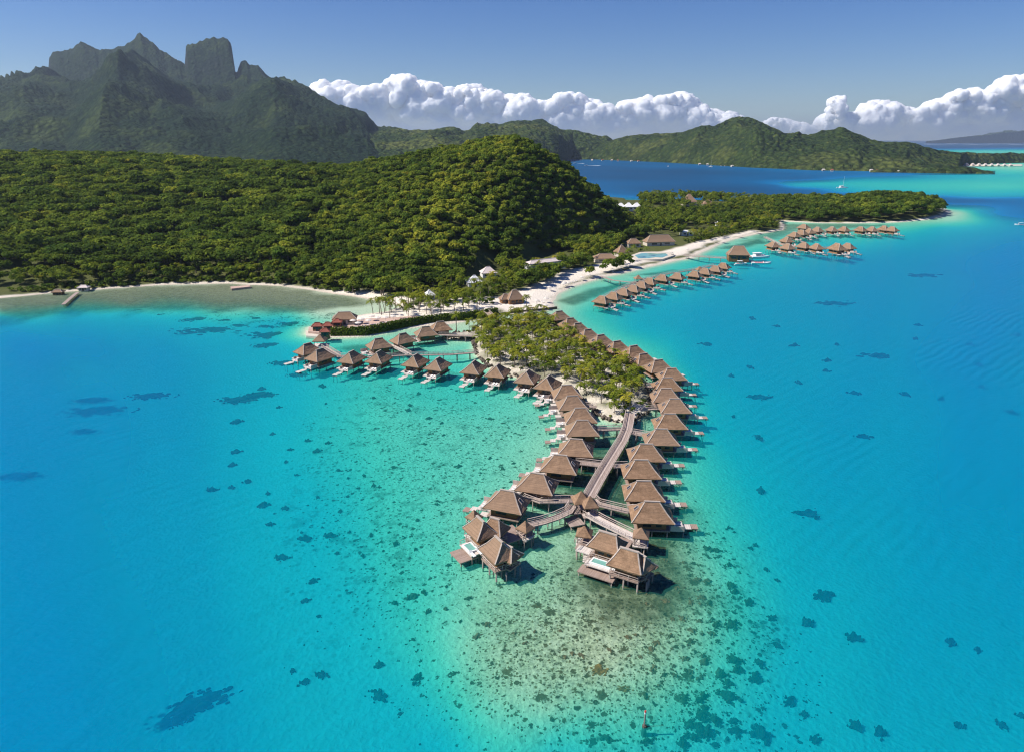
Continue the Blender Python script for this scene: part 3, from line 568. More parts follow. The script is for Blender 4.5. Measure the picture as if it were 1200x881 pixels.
far_range('low_headland', M['hills'], [(1020, 200), (1045, 197), (1065, 195.5), (1090, 195), (1110, 195), (1130, 195.5), (1142, 197), (1150, 200), (1160, 202), (1166, 203.2)], [(1000, 1900), (1100, 1830), (1170, 1800)], [(1000, 202.5), (1067, 203), (1127, 204), (1170, 204)], 120, 60, 40, None, (0.5, 1.0), 3, 4, 60, None, 0.5)
far_range('distant_island', M['hills'], [(1085, 166.2), (1100, 165), (1120, 162), (1140, 160), (1160, 158.5), (1175, 156), (1190, 155), (1205, 154.5), (1240, 150), (1300, 152), (1400, 160), (1450, 166)], [(1000, 15000), (1500, 15000)], [(1000, 167.4), (1500, 167.4)], 160, 1200, 60, None, (0.6, 1.0), 20, 120, 25)

# ------------------------------------------------------------------ cumulus banks far behind the islands
t = NT('cloud_white')
pb = t.principled((0.985, 0.975, 0.965), 1.0, None, 0.0)
pb.inputs['Subsurface Weight'].default_value = 1.0; pb.inputs['Subsurface Radius'].default_value = (1.0, 0.97, 0.94); pb.inputs['Subsurface Scale'].default_value = 650.0
mx = pb
M['cloud'] = t.done(mx)
def ico(sub):
    import bmesh
    bm = bmesh.new(); bmesh.ops.create_icosphere(bm, subdivisions=sub, radius=1.0)
    V = np.array([v.co[:] for v in bm.verts]); F = np.array([[v.index for v in f.verts] for f in bm.faces]); bm.free(); return V, F
ICO = {k: ico(k) for k in (1, 2, 3, 4, 5)}
def cloud(name, top, base_v, y, label, seed, n_big=46, n_small=120, rb=(9, 17), rs=(3.0, 7.0)):
    r = np.random.RandomState(seed); us = np.array([u for u, _ in top], float); tv = np.array([v for _, v in top], float)
    Vs, Fs, n0 = [], [], 0
    def puff(u, v, rad, yy, sub):
        nonlocal n0
        k = yy * 1.06 / FPX; R = rad * k
        V, F = ICO[sub]
        x, y_, z = ray_at(u, v, yy)
        P = V * np.array([R * 1.15, R * 1.1, R * 0.95])
        q = (P + np.array([x, y_, z])) / (R * 0.9)
        P = P * (1 + 0.50 * fbm3(q + seed, 3)[:, None] + 0.30 * (0.5 - np.abs(fbm3(q * 2.6 + 9, 4)))[:, None])
        P = P + np.array([x, y_, z])
        Vs.append(P); Fs.append(F + n0); n0 += len(P)
    span = us[-1] - us[0]
    for i in range(n_big):
        u = us[0] + span * (i + r.rand()) / n_big; tvu = np.interp(u, us, tv)
        hgt = max(base_v - tvu, 3); rad = min(r.uniform(*rb), hgt * 0.55 + 1.5)
        v = tvu + rad * 0.95 + r.rand() ** 1.3 * max(0, hgt - rad * 1.6)
        puff(u, v, rad, y + r.uniform(-700, 700), 5)
    for i in range(n_small * 4):
        u = us[0] + span * r.rand(); tvu = np.interp(u, us, tv); hgt = max(base_v - tvu, 3)
        rad = min(rs[0] * 0.5 + (rs[1] - rs[0] * 0.5) * r.rand() ** 2.2, hgt * 0.4 + 1)
        v = tvu + rad * 0.75 + r.rand() ** 1.8 * hgt * 0.62
        puff(u, v, rad, y - r.uniform(0, 1300), 3 if rad > 2.5 else 2)
    for i in range(int(span / 9)):                      # the flat shaded base
        u = us[0] + span * (i + 0.5) / int(span / 9); hgt = base_v - np.interp(u, us, tv)
        puff(u, base_v - 5, min(11, max(hgt * 0.6, 2.5)), y + r.uniform(-300, 900), 3)
    o = link_mesh(name, np_mesh(name, np.concatenate(Vs), np.concatenate(Fs), M['cloud'], None, True))
    md = o.modifiers.new('fuse', 'REMESH'); md.mode = 'VOXEL'; md.voxel_size = 62.0
    sm = o.modifiers.new('melt', 'SMOOTH'); sm.iterations = 5; sm.factor = 0.5
    me = bpy.data.meshes.new_from_object(o.evaluated_get(bpy.context.evaluated_depsgraph_get())); o.modifiers.clear(); old = o.data; o.data = me; bpy.data.meshes.remove(old)
    n_ = len(me.vertices); P = np.empty(n_ * 3, np.float32); me.vertices.foreach_get('co', P); P = P.reshape(-1, 3).astype(float)
    Nv = np.empty(n_ * 3, np.float32); me.vertices.foreach_get('normal', Nv); Nv = Nv.reshape(-1, 3)
    q = P + seed * 977.0
    up = np.clip((P[:, 2] - 250) / 900, 0.15, 1)
    d_ = 170 * (0.42 - np.abs(fbm3(q / 520.0, 4))) + 95 * (0.4 - np.abs(fbm3(q / 190.0 + 7, 3)))
    P = P + Nv * (d_ * up)[:, None]
    me.vertices.foreach_set('co', P.astype(np.float32).ravel()); me.polygons.foreach_set('use_smooth', np.ones(len(me.polygons), dtype=bool)); me.update()
    return tag(o, label, 'cloud')
CY = 43500.0
cloud('cumulus_cloud', [(350, 122), (362, 112), (375, 100), (385, 95), (400, 96), (415, 104), (430, 106), (445, 100), (460, 93), (472, 91), (482, 94), (492, 98), (505, 99), (515, 104), (530, 107), (543, 102), (555, 104), (570, 106), (583, 110), (597, 118), (612, 117), (630, 119), (645, 122), (655, 114), (665, 110), (680, 114), (693, 122), (705, 130), (720, 128), (737, 120), (750, 121), (762, 118), (775, 115), (790, 113), (800, 112), (806, 124), (820, 131), (835, 136), (850, 135), (862, 138), (872, 146)], 160, CY, 'long white cumulus bank rising behind the jagged mountain and the green hills', 3, 70, 230)
cloud('cumulus_cloud', [(995, 150), (1003, 138), (1012, 133), (1025, 125), (1035, 121), (1045, 124), (1058, 130), (1070, 132), (1082, 128), (1095, 122), (1105, 115), (1117, 109), (1130, 107), (1142, 109), (1152, 112), (1160, 106), (1166, 100), (1172, 95), (1182, 92), (1195, 93), (1210, 88), (1240, 84), (1280, 90), (1330, 105), (1380, 130)], 158, CY + 500, 'big white cumulus bank above the distant island at the right edge', 11, 52, 170)
cloud('cumulus_cloud', [(967, 150), (971, 132), (974, 119), (980, 114), (986, 114), (990, 118), (991, 132), (995, 148)], 152, CY, 'small upright cumulus puff left of the big right-hand cloud bank', 5, 5, 16, (5, 8), (2, 4))
cloud('cumulus_cloud', [(880, 152), (890, 146), (900, 142), (908, 139), (916, 141), (925, 146), (935, 145), (945, 147), (955, 152)], 158, CY + 300, 'small low cumulus puff behind the highest hill across the lagoon', 8, 8, 24, (4, 7), (2, 3.5))

# ------------------------------------------------------------------ the air
mb = MB(); mb.box((0, 16000, 385.0), (2 * SEA + 9000, 52500, 790.0))
t = NT('haze'); pv = t.n('ShaderNodeVolumePrincipled'); pv.inputs['Density'].default_value = HAZE_DENSITY
pv.inputs['Color'].default_value = (0.66, 0.80, 0.97, 1); pv.inputs['Anisotropy'].default_value = 0.25
t.l(pv.outputs[0], t.out.inputs['Volume']); M['haze'] = t.m
hz = mb.build('haze', M['haze']); tag(hz, kind='stuff')

# ------------------------------------------------------------------ vegetation
def leaf_quads(r, C, Nrm, size):
    """one quad per centre, facing roughly along Nrm"""
    n = len(C); a = r.normal(size=(n, 3)); N_ = Nrm / np.linalg.norm(Nrm, axis=1, keepdims=True)
    U = np.cross(N_, a); U /= np.linalg.norm(U, axis=1, keepdims=True); W = np.cross(N_, U)
    s = size[:, None]; asp = r.uniform(0.6, 1.0, (n, 1))
    V = np.stack([C - U * s - W * s * asp, C + U * s - W * s * asp * 0.7, C + U * s * 0.8 + W * s * asp, C - U * s * 0.9 + W * s * asp], 1).reshape(-1, 3)
    return V, np.arange(4 * n).reshape(n, 4)
def crown_np(seed, n_leaf, flat, size, lobes=8, spread=0.62):
    r = np.random.RandomState(seed)
    L = []
    for i in range(lobes):
        a = 2 * pi * (i + r.rand()) / lobes; d = spread * r.uniform(0.5, 1.05) if i else 0.0
        L.append((d * cos(a), d * sin(a), r.uniform(-0.25, 0.35) * (1 - d * 0.5), r.uniform(0.36, 0.58)))
    L = np.array(L); w = L[:, 3] ** 2; k = r.choice(lobes, n_leaf, p=w / w.sum())
    D = r.normal(size=(n_leaf, 3)); D[:, 2] = np.where(D[:, 2] < -0.4, -D[:, 2], D[:, 2]); D /= np.linalg.norm(D, axis=1, keepdims=True)
    rad = L[k, 3] * r.uniform(0.72, 1.05, n_leaf)
    C = L[k, :3] + D * rad[:, None]
    Nn = D + r.normal(size=(n_leaf, 3)) * 0.34
    V, F = leaf_quads(r, C, Nn, size * r.uniform(0.7, 1.35, n_leaf))
    V[:, 2] *= flat
    lt = r.uniform(-0.10, 0.10, lobes)
    return V, F, np.repeat(lt[k], 4)
def palm_np(seed, fronds=15, seg=5):
    """unit palm crown (radius about 1): arching fronds with two rows of drooping leaflets"""
    r = np.random.RandomState(seed); V, F, T = [], [], []
    for i in range(fronds):
        a = 2 * pi * (i * 0.618 + r.uniform(-0.06, 0.06)); e = r.uniform(-0.15, 1.15); ln = r.uniform(0.85, 1.12); tn = r.uniform(-0.12, 0.16) - (0.22 if e < 0.05 else 0)
        p = np.zeros(3); pts = [p.copy()]
        for s in range(seg):
            el = e - 0.40 * s * (0.75 + 0.5 * r.rand())
            p = p + ln / seg * np.array([cos(a) * cos(el), sin(a) * cos(el), sin(el)]); pts.append(p.copy())
        side = np.array([-sin(a), cos(a), 0.0])
        for s in range(seg):
            w0, w1 = 0.19 * math.sin(pi * (0.12 + 0.78 * s / seg)), 0.19 * math.sin(pi * (0.12 + 0.80 * (s + 1) / seg))
            p0, p1 = pts[s], pts[s + 1]; q0 = p0 + (p1 - p0) * 0.12; q1 = p0 + (p1 - p0) * 0.72
            for sg in (-1, 1):
                dr = np.array([0, 0, -0.28]); sweep = (p1 - p0) * 0.5
                b = len(V); V += [q0, q1, q1 + (side * sg + dr) * w1 + sweep, q0 + (side * sg + dr) * w0 + sweep]
                F.append((b, b + 1, b + 2, b + 3)); T += [tn] * 4
    return np.array(V), np.array(F), np.array(T)
def merge_np(protos, idx, pos, scl, rot, tint):
    Vs, Fs, Ts, n0 = [], [], [], 0
    for k, (V, F, T) in enumerate(protos):
        m = idx == k
        if not m.any(): continue
        c, s = np.cos(rot[m]), np.sin(rot[m]); sc = scl[m]
        x = (V[None, :, 0] * c[:, None] - V[None, :, 1] * s[:, None]) * sc[:, 0:1] + pos[m, 0:1]
        y = (V[None, :, 0] * s[:, None] + V[None, :, 1] * c[:, None]) * sc[:, 0:1] + pos[m, 1:2]
        z = V[None, :, 2] * sc[:, 1:2] + pos[m, 2:3]
        nb = m.sum()
        Vs.append(np.stack([x, y, z], -1).reshape(-1, 3)); Fs.append((F[None] + (np.arange(nb) * len(V))[:, None, None]).reshape(-1, 4) + n0)
        Ts.append((T[None] + tint[m][:, None]).reshape(-1)); n0 += nb * len(V)
    return np.concatenate(Vs), np.concatenate(Fs), np.concatenate(Ts)
R = np.random.RandomState(21)
ROUND = [crown_np(100 + i, 460, 0.82, 0.105, 8, 0.55) for i in range(6)]
FLAT = [crown_np(200 + i, 620, 0.60, 0.085, 12, 0.66) for i in range(4)]
PALMC = [palm_np(300 + i) for i in range(6)]
TREES = ROUND + FLAT                                   # 0-5 round crowns, 6-9 flat spreading crowns
TREE_ME = [np_mesh('crown', V, F, M['leaf'], {'tint': T + 0.45}) for V, F, T in TREES]
PALM_ME = [np_mesh('crown', V, F, M['palm'], {'tint': T + 0.45}) for V, F, T in PALMC]
def trunk_mesh(lean, h=1.0, r0=0.055, r1=0.028, limbs=0, seed=0):
    mb = MB(); rr = random.Random(seed)
    mb.tube([(0, 0, -0.12 * h), (lean * 0.15, 0, h * 0.33), (lean * 0.5, 0, h * 0.68), (lean, 0, h)], [r0 * 1.25, r0, (r0 + r1) / 2, r1], 6)
    for k in range(limbs):
        a = 2 * pi * k / limbs + rr.random(); mb.tube([(lean * 0.4, 0, h * 0.6), (lean * 0.4 + 0.4 * cos(a), 0.4 * sin(a), h * 0.85), (lean * 0.4 + 0.75 * cos(a), 0.75 * sin(a), h * 1.05)], [r1, r1 * 0.7, r1 * 0.35], 5)
    return mb.mesh('trunk', M['trunk'], True)
TREE_TRUNK = [trunk_mesh(0.1 * i, 1.0, 0.09, 0.06, 4, i) for i in range(3)]
PALM_TRUNK = [trunk_mesh(l, 1.0, 0.024, 0.016) for l in (0.0, 0.14, 0.26)]
n_tree = [0]
def place_tree(k, x, y, z, rad, hgt, rot, tint, label, group):
    e = empty('forest_tree', (x, y, z), rot); tag(e, label, 'tree', group)
    c = link_mesh('crown', TREE_ME[k], e); c.location = (0, 0, hgt); c.scale = (rad, rad, rad)
    c.color = (1 + tint - 0.45, 1, 1, 1)
    tk = link_mesh('trunk', TREE_TRUNK[k % 3], e); tk.scale = (rad * 0.6, rad * 0.6, hgt)
def place_palm(k, x, y, z, rad, hgt, rot, tint, label, group):
    e = empty('coconut_palm', (x, y, z), rot); tag(e, label, 'palm', group)
    l = k % 3; tk = link_mesh('trunk', PALM_TRUNK[l], e); tk.scale = (hgt, hgt, hgt)
    c = link_mesh('crown', PALM_ME[k % 6], e); c.location = ((0.0, 0.14, 0.26)[l] * hgt, 0, hgt); c.scale = (rad, rad, rad); c.rotation_euler = (0, 0, rot * 2.7)
    c.color = (1 + tint - 0.45, 1, 1, 1)
def jitter(x0, x1, y0, y1, g):
    gx_, gy_ = np.meshgrid(np.arange(x0, x1, g), np.arange(y0, y1, g))
    return (gx_ + R.uniform(-0.45, 0.45, gx_.shape) * g).ravel(), (gy_ + R.uniform(-0.45, 0.45, gy_.shape) * g).ravel()
def inside(px, x, y): return sdist(wpoly(px), x, y) > 0

# spots kept clear for roofs, pools and courts: (u, v, radius in metres)
CLEAR = [(558, 330, 9), (572, 320, 9), (503, 347, 6), (603, 350, 8), (592, 350, 6), (626, 308, 10), (640, 305, 10), (655, 302, 10), (710, 304, 9), (728, 297, 6), (757, 288, 14), (772, 287, 14), (788, 286, 14), (742, 288, 9), (752, 301, 12), (765, 300, 12), (740, 304, 8), (775, 302, 8),
         (728, 245, 7), (737, 245, 7), (746, 245, 7), (774, 252, 7), (807, 243, 11), (829, 243, 9), (846, 247, 7), (805, 273, 8), (797, 244, 11), (808, 258, 9), (812, 248, 9), (843, 264, 5), (763, 257, 5), (625, 366, 8), (98, 337, 5), (68, 343, 4)]
CW = np.array([gp(u, v)[:2] + (r,) for u, v, r in CLEAR])
def clear_of(x, y, extra=0.0):
    ok = np.ones(x.shape, bool)
    for cx, cyy, r in CW:
        ok &= (x - cx) ** 2 + ((y - cyy) * 0.55) ** 2 > (r + extra) ** 2
        ok &= ~((np.abs(x - cx * (y / cyy)) < r * 0.85) & (y < cyy) & (y > cyy - 26 - r))
    return ok
PALM_STRIP = [(478, 347), (500, 345), (560, 330), (600, 318), (640, 306), (700, 294), (760, 289), (800, 284), (850, 271), (898, 259), (918, 262), (912, 268), (880, 270.5), (830, 283.5), (790, 291), (760, 297.5), (700, 309), (660, 317), (640, 327), (600, 343), (560, 357), (520, 360), (480, 357)]
COVE_SAND = [(600, 368), (648, 363), (646, 350), (664, 335), (700, 322), (760, 308), (800, 300), (830, 286), (890, 271), (880, 271), (820, 285), (790, 294), (760, 301), (700, 313), (660, 323), (640, 336), (600, 351), (570, 362)]
PENIN = [(330, 338), (470, 360), (520, 352), (545, 356), (572, 362), (600, 368), (650, 364), (560, 378), (380, 398), (355, 390)]

# forest: wooded hill, isthmus and the far peninsula
fx, fy = [], []
def add_zone(x0, x1, y0, y1, g, cond):
    x, y = jitter(x0, x1, y0, y1, g); m = cond(x, y); fx.append(x[m]); fy.append(y[m])
tq = lambda x, y: x / np.maximum(y, 1)
def cond_hill(x, y):
    u, v = to_uv(x, y); tt = tq(x, y); D = np.interp(tt, _ct, _cd)
    z, sd, s1, s2 = land(x, y)
    return (s1 > 5.0) & (y < D + 45) & (u > -160) & (tt < az(752, 272)) & ~inside(PALM_STRIP, x, y) & ~inside(PENIN, x, y) & ~inside(COVE_SAND, x, y) & clear_of(x, y)
add_zone(-720, -60, 380, 860, 8.0, lambda x, y: cond_hill(x, y) & (tq(x, y) < -0.30 + R.uniform(-0.05, 0.05, x.shape)))
add_zone(-320, 160, 360, 720, 4.6, lambda x, y: cond_hill(x, y) & (tq(x, y) >= -0.30 + R.uniform(-0.05, 0.05, x.shape)))
def cond_isth(x, y):
    u, v = to_uv(x, y); z, sd, s1, s2 = land(x, y)
    return (s1 > 5) & (tq(x, y) >= az(748, 272)) & (u < 1150) & ~inside(PALM_STRIP, x, y) & ~inside(COVE_SAND, x, y) & clear_of(x, y)
add_zone(90, 520, 540, 960, 7.2, lambda x, y: cond_isth(x, y) & ((to_uv(x, y)[0] > 900) | (fbm(x / 22, y / 22, 3) > 0.06)))
n_hill = len(fx[0]) + len(fx[1])
TX, TY = np.concatenate(fx), np.concatenate(fy)
TZ = land(TX, TY)[0]; TU, TV = to_uv(TX, TY, TZ)
nT = len(TX); big = np.zeros(nT, bool); big[:len(fx[0])] = True; isth = np.zeros(nT, bool); isth[n_hill:] = True
zn = fbm(TX / 55.0, TY / 55.0, 3)
idx = R.randint(0, 6, nT); flatm = big & (R.rand(nT) < 0.55) & (TV < 322) | (~big & ~isth & (R.rand(nT) < 0.03))
idx = np.where(flatm, 6 + R.randint(0, 4, nT), idx)
rad = np.where(big, R.uniform(4.2, 8.6, nT), R.uniform(2.3, 5.4, nT)); rad = np.where(flatm & big, rad * 1.15, rad); rad = np.where(isth, R.uniform(4.0, 6.8, nT), rad)
rad = np.where(big & (TV > 318), rad * 0.62, rad)
hgt = np.where(flatm, R.uniform(5.5, 10.0, nT), rad * R.uniform(0.8, 1.1, nT) + R.uniform(0.0, 1.6, nT)); hgt = np.where(isth, R.uniform(4.5, 8.5, nT), hgt)
hgt = np.where(isth & (TU > 905) & (TU < 1112), R.uniform(4, 10.5, nT), hgt)
hgt = np.where(isth & (TU > 1010) & (TU < 1080), hgt + 2.5, hgt)
tint = 0.43 + 0.26 * zn + R.normal(0, 0.15, nT)
tint = np.where(big, tint - 0.04, tint)
yel = np.exp(-(((TU - 530) / 45.0) ** 2 + ((TV - 235) / 55.0) ** 2)) + np.exp(-(((TU - 500) / 60.0) ** 2 + ((TV - 300) / 30.0) ** 2)) * 0.8 + np.exp(-(((TU - 590) / 45) ** 2 + ((TV - 180) / 14) ** 2)) * 0.6
tint = tint + 0.26 * yel * np.clip(R.normal(0.8, 0.4, nT), 0, 1.4) + np.where(isth, -0.06, 0)
tint = np.clip(tint, 0.05, 1.0); rotz = R.uniform(0, 2 * pi, nT)
dist = np.sqrt(TX ** 2 + TY ** 2 + CAM_H ** 2)
D_c = np.interp(tq(TX, TY), _ct, _cd)
score = rad / dist * np.where((TU > 2) & (TU < 1198), 1, 0) * np.where(isth | (TY < D_c - 15), 1, 0.3) * np.where(isth, 1.0, 1.0)
front = np.zeros(nT, bool); front[np.argsort(-score)[:285]] = True
for i in np.where(front)[0]:
    if isth[i]: lab, gr = 'rounded dark green tree in the woods of the low peninsula beyond the beach', 'trees of the low peninsula'
    elif flatm[i]: lab, gr = 'wide flat-topped tree spreading over the canopy of the wooded hill', 'flat-topped trees of the wooded hill'
    else: lab, gr = 'rounded bushy green tree in the forest covering the wooded hill', 'rounded trees of the wooded hill'
    place_tree(int(idx[i]), TX[i], TY[i], TZ[i], rad[i], hgt[i], rotz[i], tint[i], lab, gr)
m = ~front & ~isth
V, F_, T_ = merge_np(TREES, idx[m], np.stack([TX, TY, TZ + hgt], -1)[m], np.stack([rad, rad], -1)[m], rotz[m], tint[m])
tag(link_mesh('forest', np_mesh('forest', V, F_, M['leaf'], {'tint': T_})), kind='stuff')
m = ~front & isth
V, F_, T_ = merge_np(TREES, idx[m], np.stack([TX, TY, TZ + hgt], -1)[m], np.stack([rad, rad], -1)[m], rotz[m], tint[m])
tag(link_mesh('peninsula_woods', np_mesh('peninsula_woods', V, F_, M['leaf'], {'tint': T_})), kind='stuff')
print('trees', nT, 'front', front.sum())

# coconut palms: islet, beach strip, restaurant point, foot of the left-hand forest
px_, py_, pg = [], [], []
def palms(x0, x1, y0, y1, g, cond, group):
    x, y = jitter(x0, x1, y0, y1, g); m = cond(x, y); px_.extend(x[m]); py_.extend(y[m]); pg.extend([group] * m.sum())
MOTU_CLEAR = [(578, 386), (612, 400), (628, 408), (590, 419), (655, 440), (690, 462), (727, 470), (700, 440), (742, 480), (672, 430), (640, 425), (612, 424)]
MC = np.array([gp(u, v)[:2] for u, v in MOTU_CLEAR])
def cond_motu(x, y):
    ok = sdist(MOTU, x, y) > 2.2
    for cx, cyy in MC: ok &= (x - cx) ** 2 + (y - cyy) ** 2 > 2.8 ** 2
    for u_, v_ in [(655, 370), (668, 378), (677, 384), (688, 391), (703, 398), (722, 406), (742, 411), (753, 421), (771, 428)]:
        cx, cyy, _ = gp(u_, v_, 3.0); ok &= ~((x > cx - 6.5) & (x < cx + 6) & (y < cyy + 3) & (y > cyy - 14))
    u, v = to_uv(x, y); return ok & (u > 550)
palms(-30, 60, 190, 320, 3.8, cond_motu, 0)
palms(-100, 330, 300, 720, 5.6, lambda x, y: inside(PALM_STRIP, x, y) & clear_of(x, y, -2) & (land(x, y)[2] > 3.5), 1)
palms(-110, 20, 290, 380, 4.4, lambda x, y: inside([(432, 366), (452, 361), (480, 358), (540, 356), (572, 362), (560, 370), (500, 376), (474, 380), (455, 377), (440, 372)], x, y) & (R.rand(*x.shape) < 0.75), 2)
palms(-330, -60, 380, 470, 5.4, lambda x, y: (land(x, y)[2] > 4.0) & inside([(-10, 349), (60, 342), (140, 335), (200, 331), (330, 333), (400, 343), (460, 352), (480, 346), (400, 337), (330, 325), (200, 322), (60, 332), (-10, 340)], x, y) & (R.rand(*x.shape) < 0.8), 3)
palms(110, 340, 560, 900, 6.6, lambda x, y: cond_isth(x, y) & (R.rand(*x.shape) < 0.85) & (to_uv(x, y)[0] < 915), 4)
x1_, y1_, _ = gp(535, 391.5); px_.append(x1_); py_.append(y1_); pg.append(5)
for u, v in ((617, 366), (640, 333), (727, 312), (735, 309), (720, 313), (757, 303), (742, 305)): a_ = gp(u, v); px_.append(a_[0]); py_.append(a_[1]); pg.append(1)
PX, PY, PG = np.array(px_), np.array(py_), np.array(pg); PZ = np.maximum(land(PX, PY)[0], 0.2)
nP = len(PX); pr = R.uniform(2.4, 3.5, nP); ph = R.uniform(4.5, 8.5, nP); ph = np.where(PG == 0, R.uniform(3.0, 6.2, nP), ph); ph = np.where(PG == 4, R.uniform(8.5, 12.5, nP), ph); pr = np.where(PG == 0, R.uniform(2.5, 3.6, nP), pr)
pti = np.clip(R.normal(0.52, 0.14, nP) + np.where(PG == 0, 0.06, 0) + np.where(PG == 3, -0.12, 0) + np.where(PG == 4, -0.15, 0), 0.05, 0.95); prot = R.uniform(0, 2 * pi, nP)
pdist = np.sqrt(PX ** 2 + PY ** 2); order = np.argsort(-pr / pdist)
pfront = np.zeros(nP, bool); pfront[order[:292]] = True
PLAB = {0: ('yellow-green coconut palm in the grove on the sandy islet between the bungalow rows', 'palms of the sandy islet'), 1: ('coconut palm in the grove behind the curved white beach', 'palms behind the curved beach'),
        2: ('coconut palm among the pale terraces of the restaurant point', 'palms of the restaurant point'), 3: ('coconut palm at the edge of the forest behind the left-hand beach', 'palms of the left-hand beach'),
        4: ('coconut palm rising from the woods of the low isthmus', 'palms of the isthmus'), 5: ('lone coconut palm on the sand bar left of the palm islet', None)}
for i in np.where(pfront)[0]:
    place_palm(int(R.randint(0, 6)), PX[i], PY[i], PZ[i], pr[i], ph[i], prot[i], pti[i], *PLAB[int(PG[i])])
m = ~pfront
if m.any():
    V, F_, T_ = merge_np(PALMC, R.randint(0, 6, nP)[m], np.stack([PX, PY, PZ + ph], -1)[m], np.stack([pr, pr], -1)[m], prot[m], pti[m])
    tag(link_mesh('palm_grove', np_mesh('palm_grove', V, F_, M['palm'], {'tint': T_})), kind='stuff')
print('palms', nP, np.bincount(PG))

# low shrubs between the palms and along the shores (ground cover), and the clipped hedge on the sea wall
def shrubs(name, pts, rmin, rmax, tnt, seed):
    r = np.random.RandomState(seed); n = len(pts); P_ = np.array(pts)
    sc = r.uniform(rmin, rmax, n); low = [crown_np(400 + k, 70, 0.8, 0.2, 4) for k in range(4)]
    V, F_, T_ = merge_np(low, r.randint(0, 4, n), np.stack([P_[:, 0], P_[:, 1], P_[:, 2] + sc * 0.45], -1), np.stack([sc, sc], -1), r.uniform(0, 6.28, n), np.clip(tnt + r.normal(0, 0.13, n), 0.05, 0.95))
    return link_mesh(name, np_mesh(name, V, F_, M['leaf'], {'tint': T_}))
sx, sy = jitter(-30, 60, 190, 320, 2.1); mm = (sdist(MOTU, sx, sy) > 0.4) & (fbm(sx / 5, sy / 5, 3) > 0.24); sx, sy = sx[mm], sy[mm]
tag(shrubs('islet_undergrowth', np.stack([sx, sy, land(sx, sy)[0]], -1), 0.6, 1.3, 0.40, 1), kind='stuff')
sx, sy = jitter(-120, 330, 290, 720, 3.4); mm = (land(sx, sy)[2] > 5) & ((inside(PALM_STRIP, sx, sy) & (R.rand(*sx.shape) < 0.75)) | (inside([(470, 352), (600, 320), (600, 350), (572, 362), (520, 366), (480, 366)], sx, sy) & (R.rand(*sx.shape) < 0.3))) & clear_of(sx, sy, -4); sx, sy = sx[mm], sy[mm]
tag(shrubs('beach_undergrowth', np.stack([sx, sy, land(sx, sy)[0]], -1), 1.0, 2.6, 0.42, 2), kind='stuff')
sx, sy = jitter(-360, -40, 370, 480, 3.2); s1_ = land(sx, sy)[2]; mm = (s1_ > 3.2) & (s1_ < 13) & (to_uv(sx, sy)[0] < 480) & ~inside(PENIN, sx, sy) & (R.rand(*sx.shape) < 0.75); sx, sy = sx[mm], sy[mm]
tag(shrubs('shore_bushes', np.stack([sx, sy, land(sx, sy)[0]], -1), 1.2, 2.8, 0.42, 3), kind='stuff')

# ------------------------------------------------------------------ thatched bungalows on posts
def hip_roof(mb, cx, cy, lx, ly, ridge, ze, zr, rz=0.0, th=0.34, sag=0.43):
    """thick hipped thatch, ridge along local X"""
    c, s = cos(rz), sin(rz); ring = []
    W = lambda x, y, z: (cx + x * c - y * s, cy + x * s + y * c, z)
    for k, zz, grow in ((1.0, ze - th, 0.97), (1.0, ze, 1.0), (0.5, None, 1.0), (0.0, zr, 1.0)):
        x = (ridge / 2 + (lx / 2 - ridge / 2) * k) * grow; y = max(0.09, ly / 2 * k) * grow
        z = zz if zz is not None else ze + (zr - ze) * sag
        ring.append([W(-x, -y, z), W(x, -y, z), W(x, y, z), W(-x, y, z)])
    V = [p for r_ in ring for p in r_]; Fs = [(3, 2, 1, 0)]
    for i in range(3):
        for k in range(4):
            k2 = (k + 1) % 4; Fs.append((i * 4 + k, i * 4 + k2, i * 4 + 4 + k2, i * 4 + 4 + k))
    Fs.append((12, 13, 14, 15)); mb.add(V, Fs); return ring
def ridge_caps(mb, ring, w=0.34):
    top = [Vector(p) for p in ring[3]]; md = [Vector(p) for p in ring[2]]; ev = [Vector(p) for p in ring[1]]
    a, b = (top[0] + top[3]) / 2, (top[1] + top[2]) / 2; e = (b - a).normalized() * 0.25
    mb.bar(a - e + Vector((0, 0, 0.10)), b + e + Vector((0, 0, 0.10)), w * 1.9, 0.24)
    for k, q in ((0, a), (1, b), (2, b), (3, a)):
        up = Vector((0, 0, 0.05)); mb.bar(q + up, md[k] + up, w, 0.12); mb.bar(md[k] + up, ev[k] + up, w, 0.12)
def shag(ob, seed=0, cuts=5, amp=0.13):
    """uneven thatch: subdivide the roof and push its points about, most at the eaves"""
    import bmesh
    bm = bmesh.new(); bm.from_mesh(ob.data); bmesh.ops.subdivide_edges(bm, edges=[e for e in bm.edges if e.calc_length() > 0.5], cuts=cuts, use_grid_fill=True)
    C = np.array([v.co[:] for v in bm.verts]); zmin = C[:, 2].min(); n1 = fbm3(C * 1.3 + seed * 3.7 + 40, 3); n2 = fbm3(C * 3.1 + seed + 11, 2); rj = np.random.RandomState(seed).normal(size=len(C))
    for v, a, b, j in zip(bm.verts, n1, n2, rj):
        low = max(0.0, 1 - (v.co.z - zmin) / 0.5)
        v.co.z += amp * (a + 0.5 * b) + (0.10 * j * low if low > 0.3 else 0); k = 1 + (0.012 * j + 0.02 * a) * low; v.co.x *= k; v.co.y *= k
    bm.to_mesh(ob.data); bm.free(); ob.data.update()
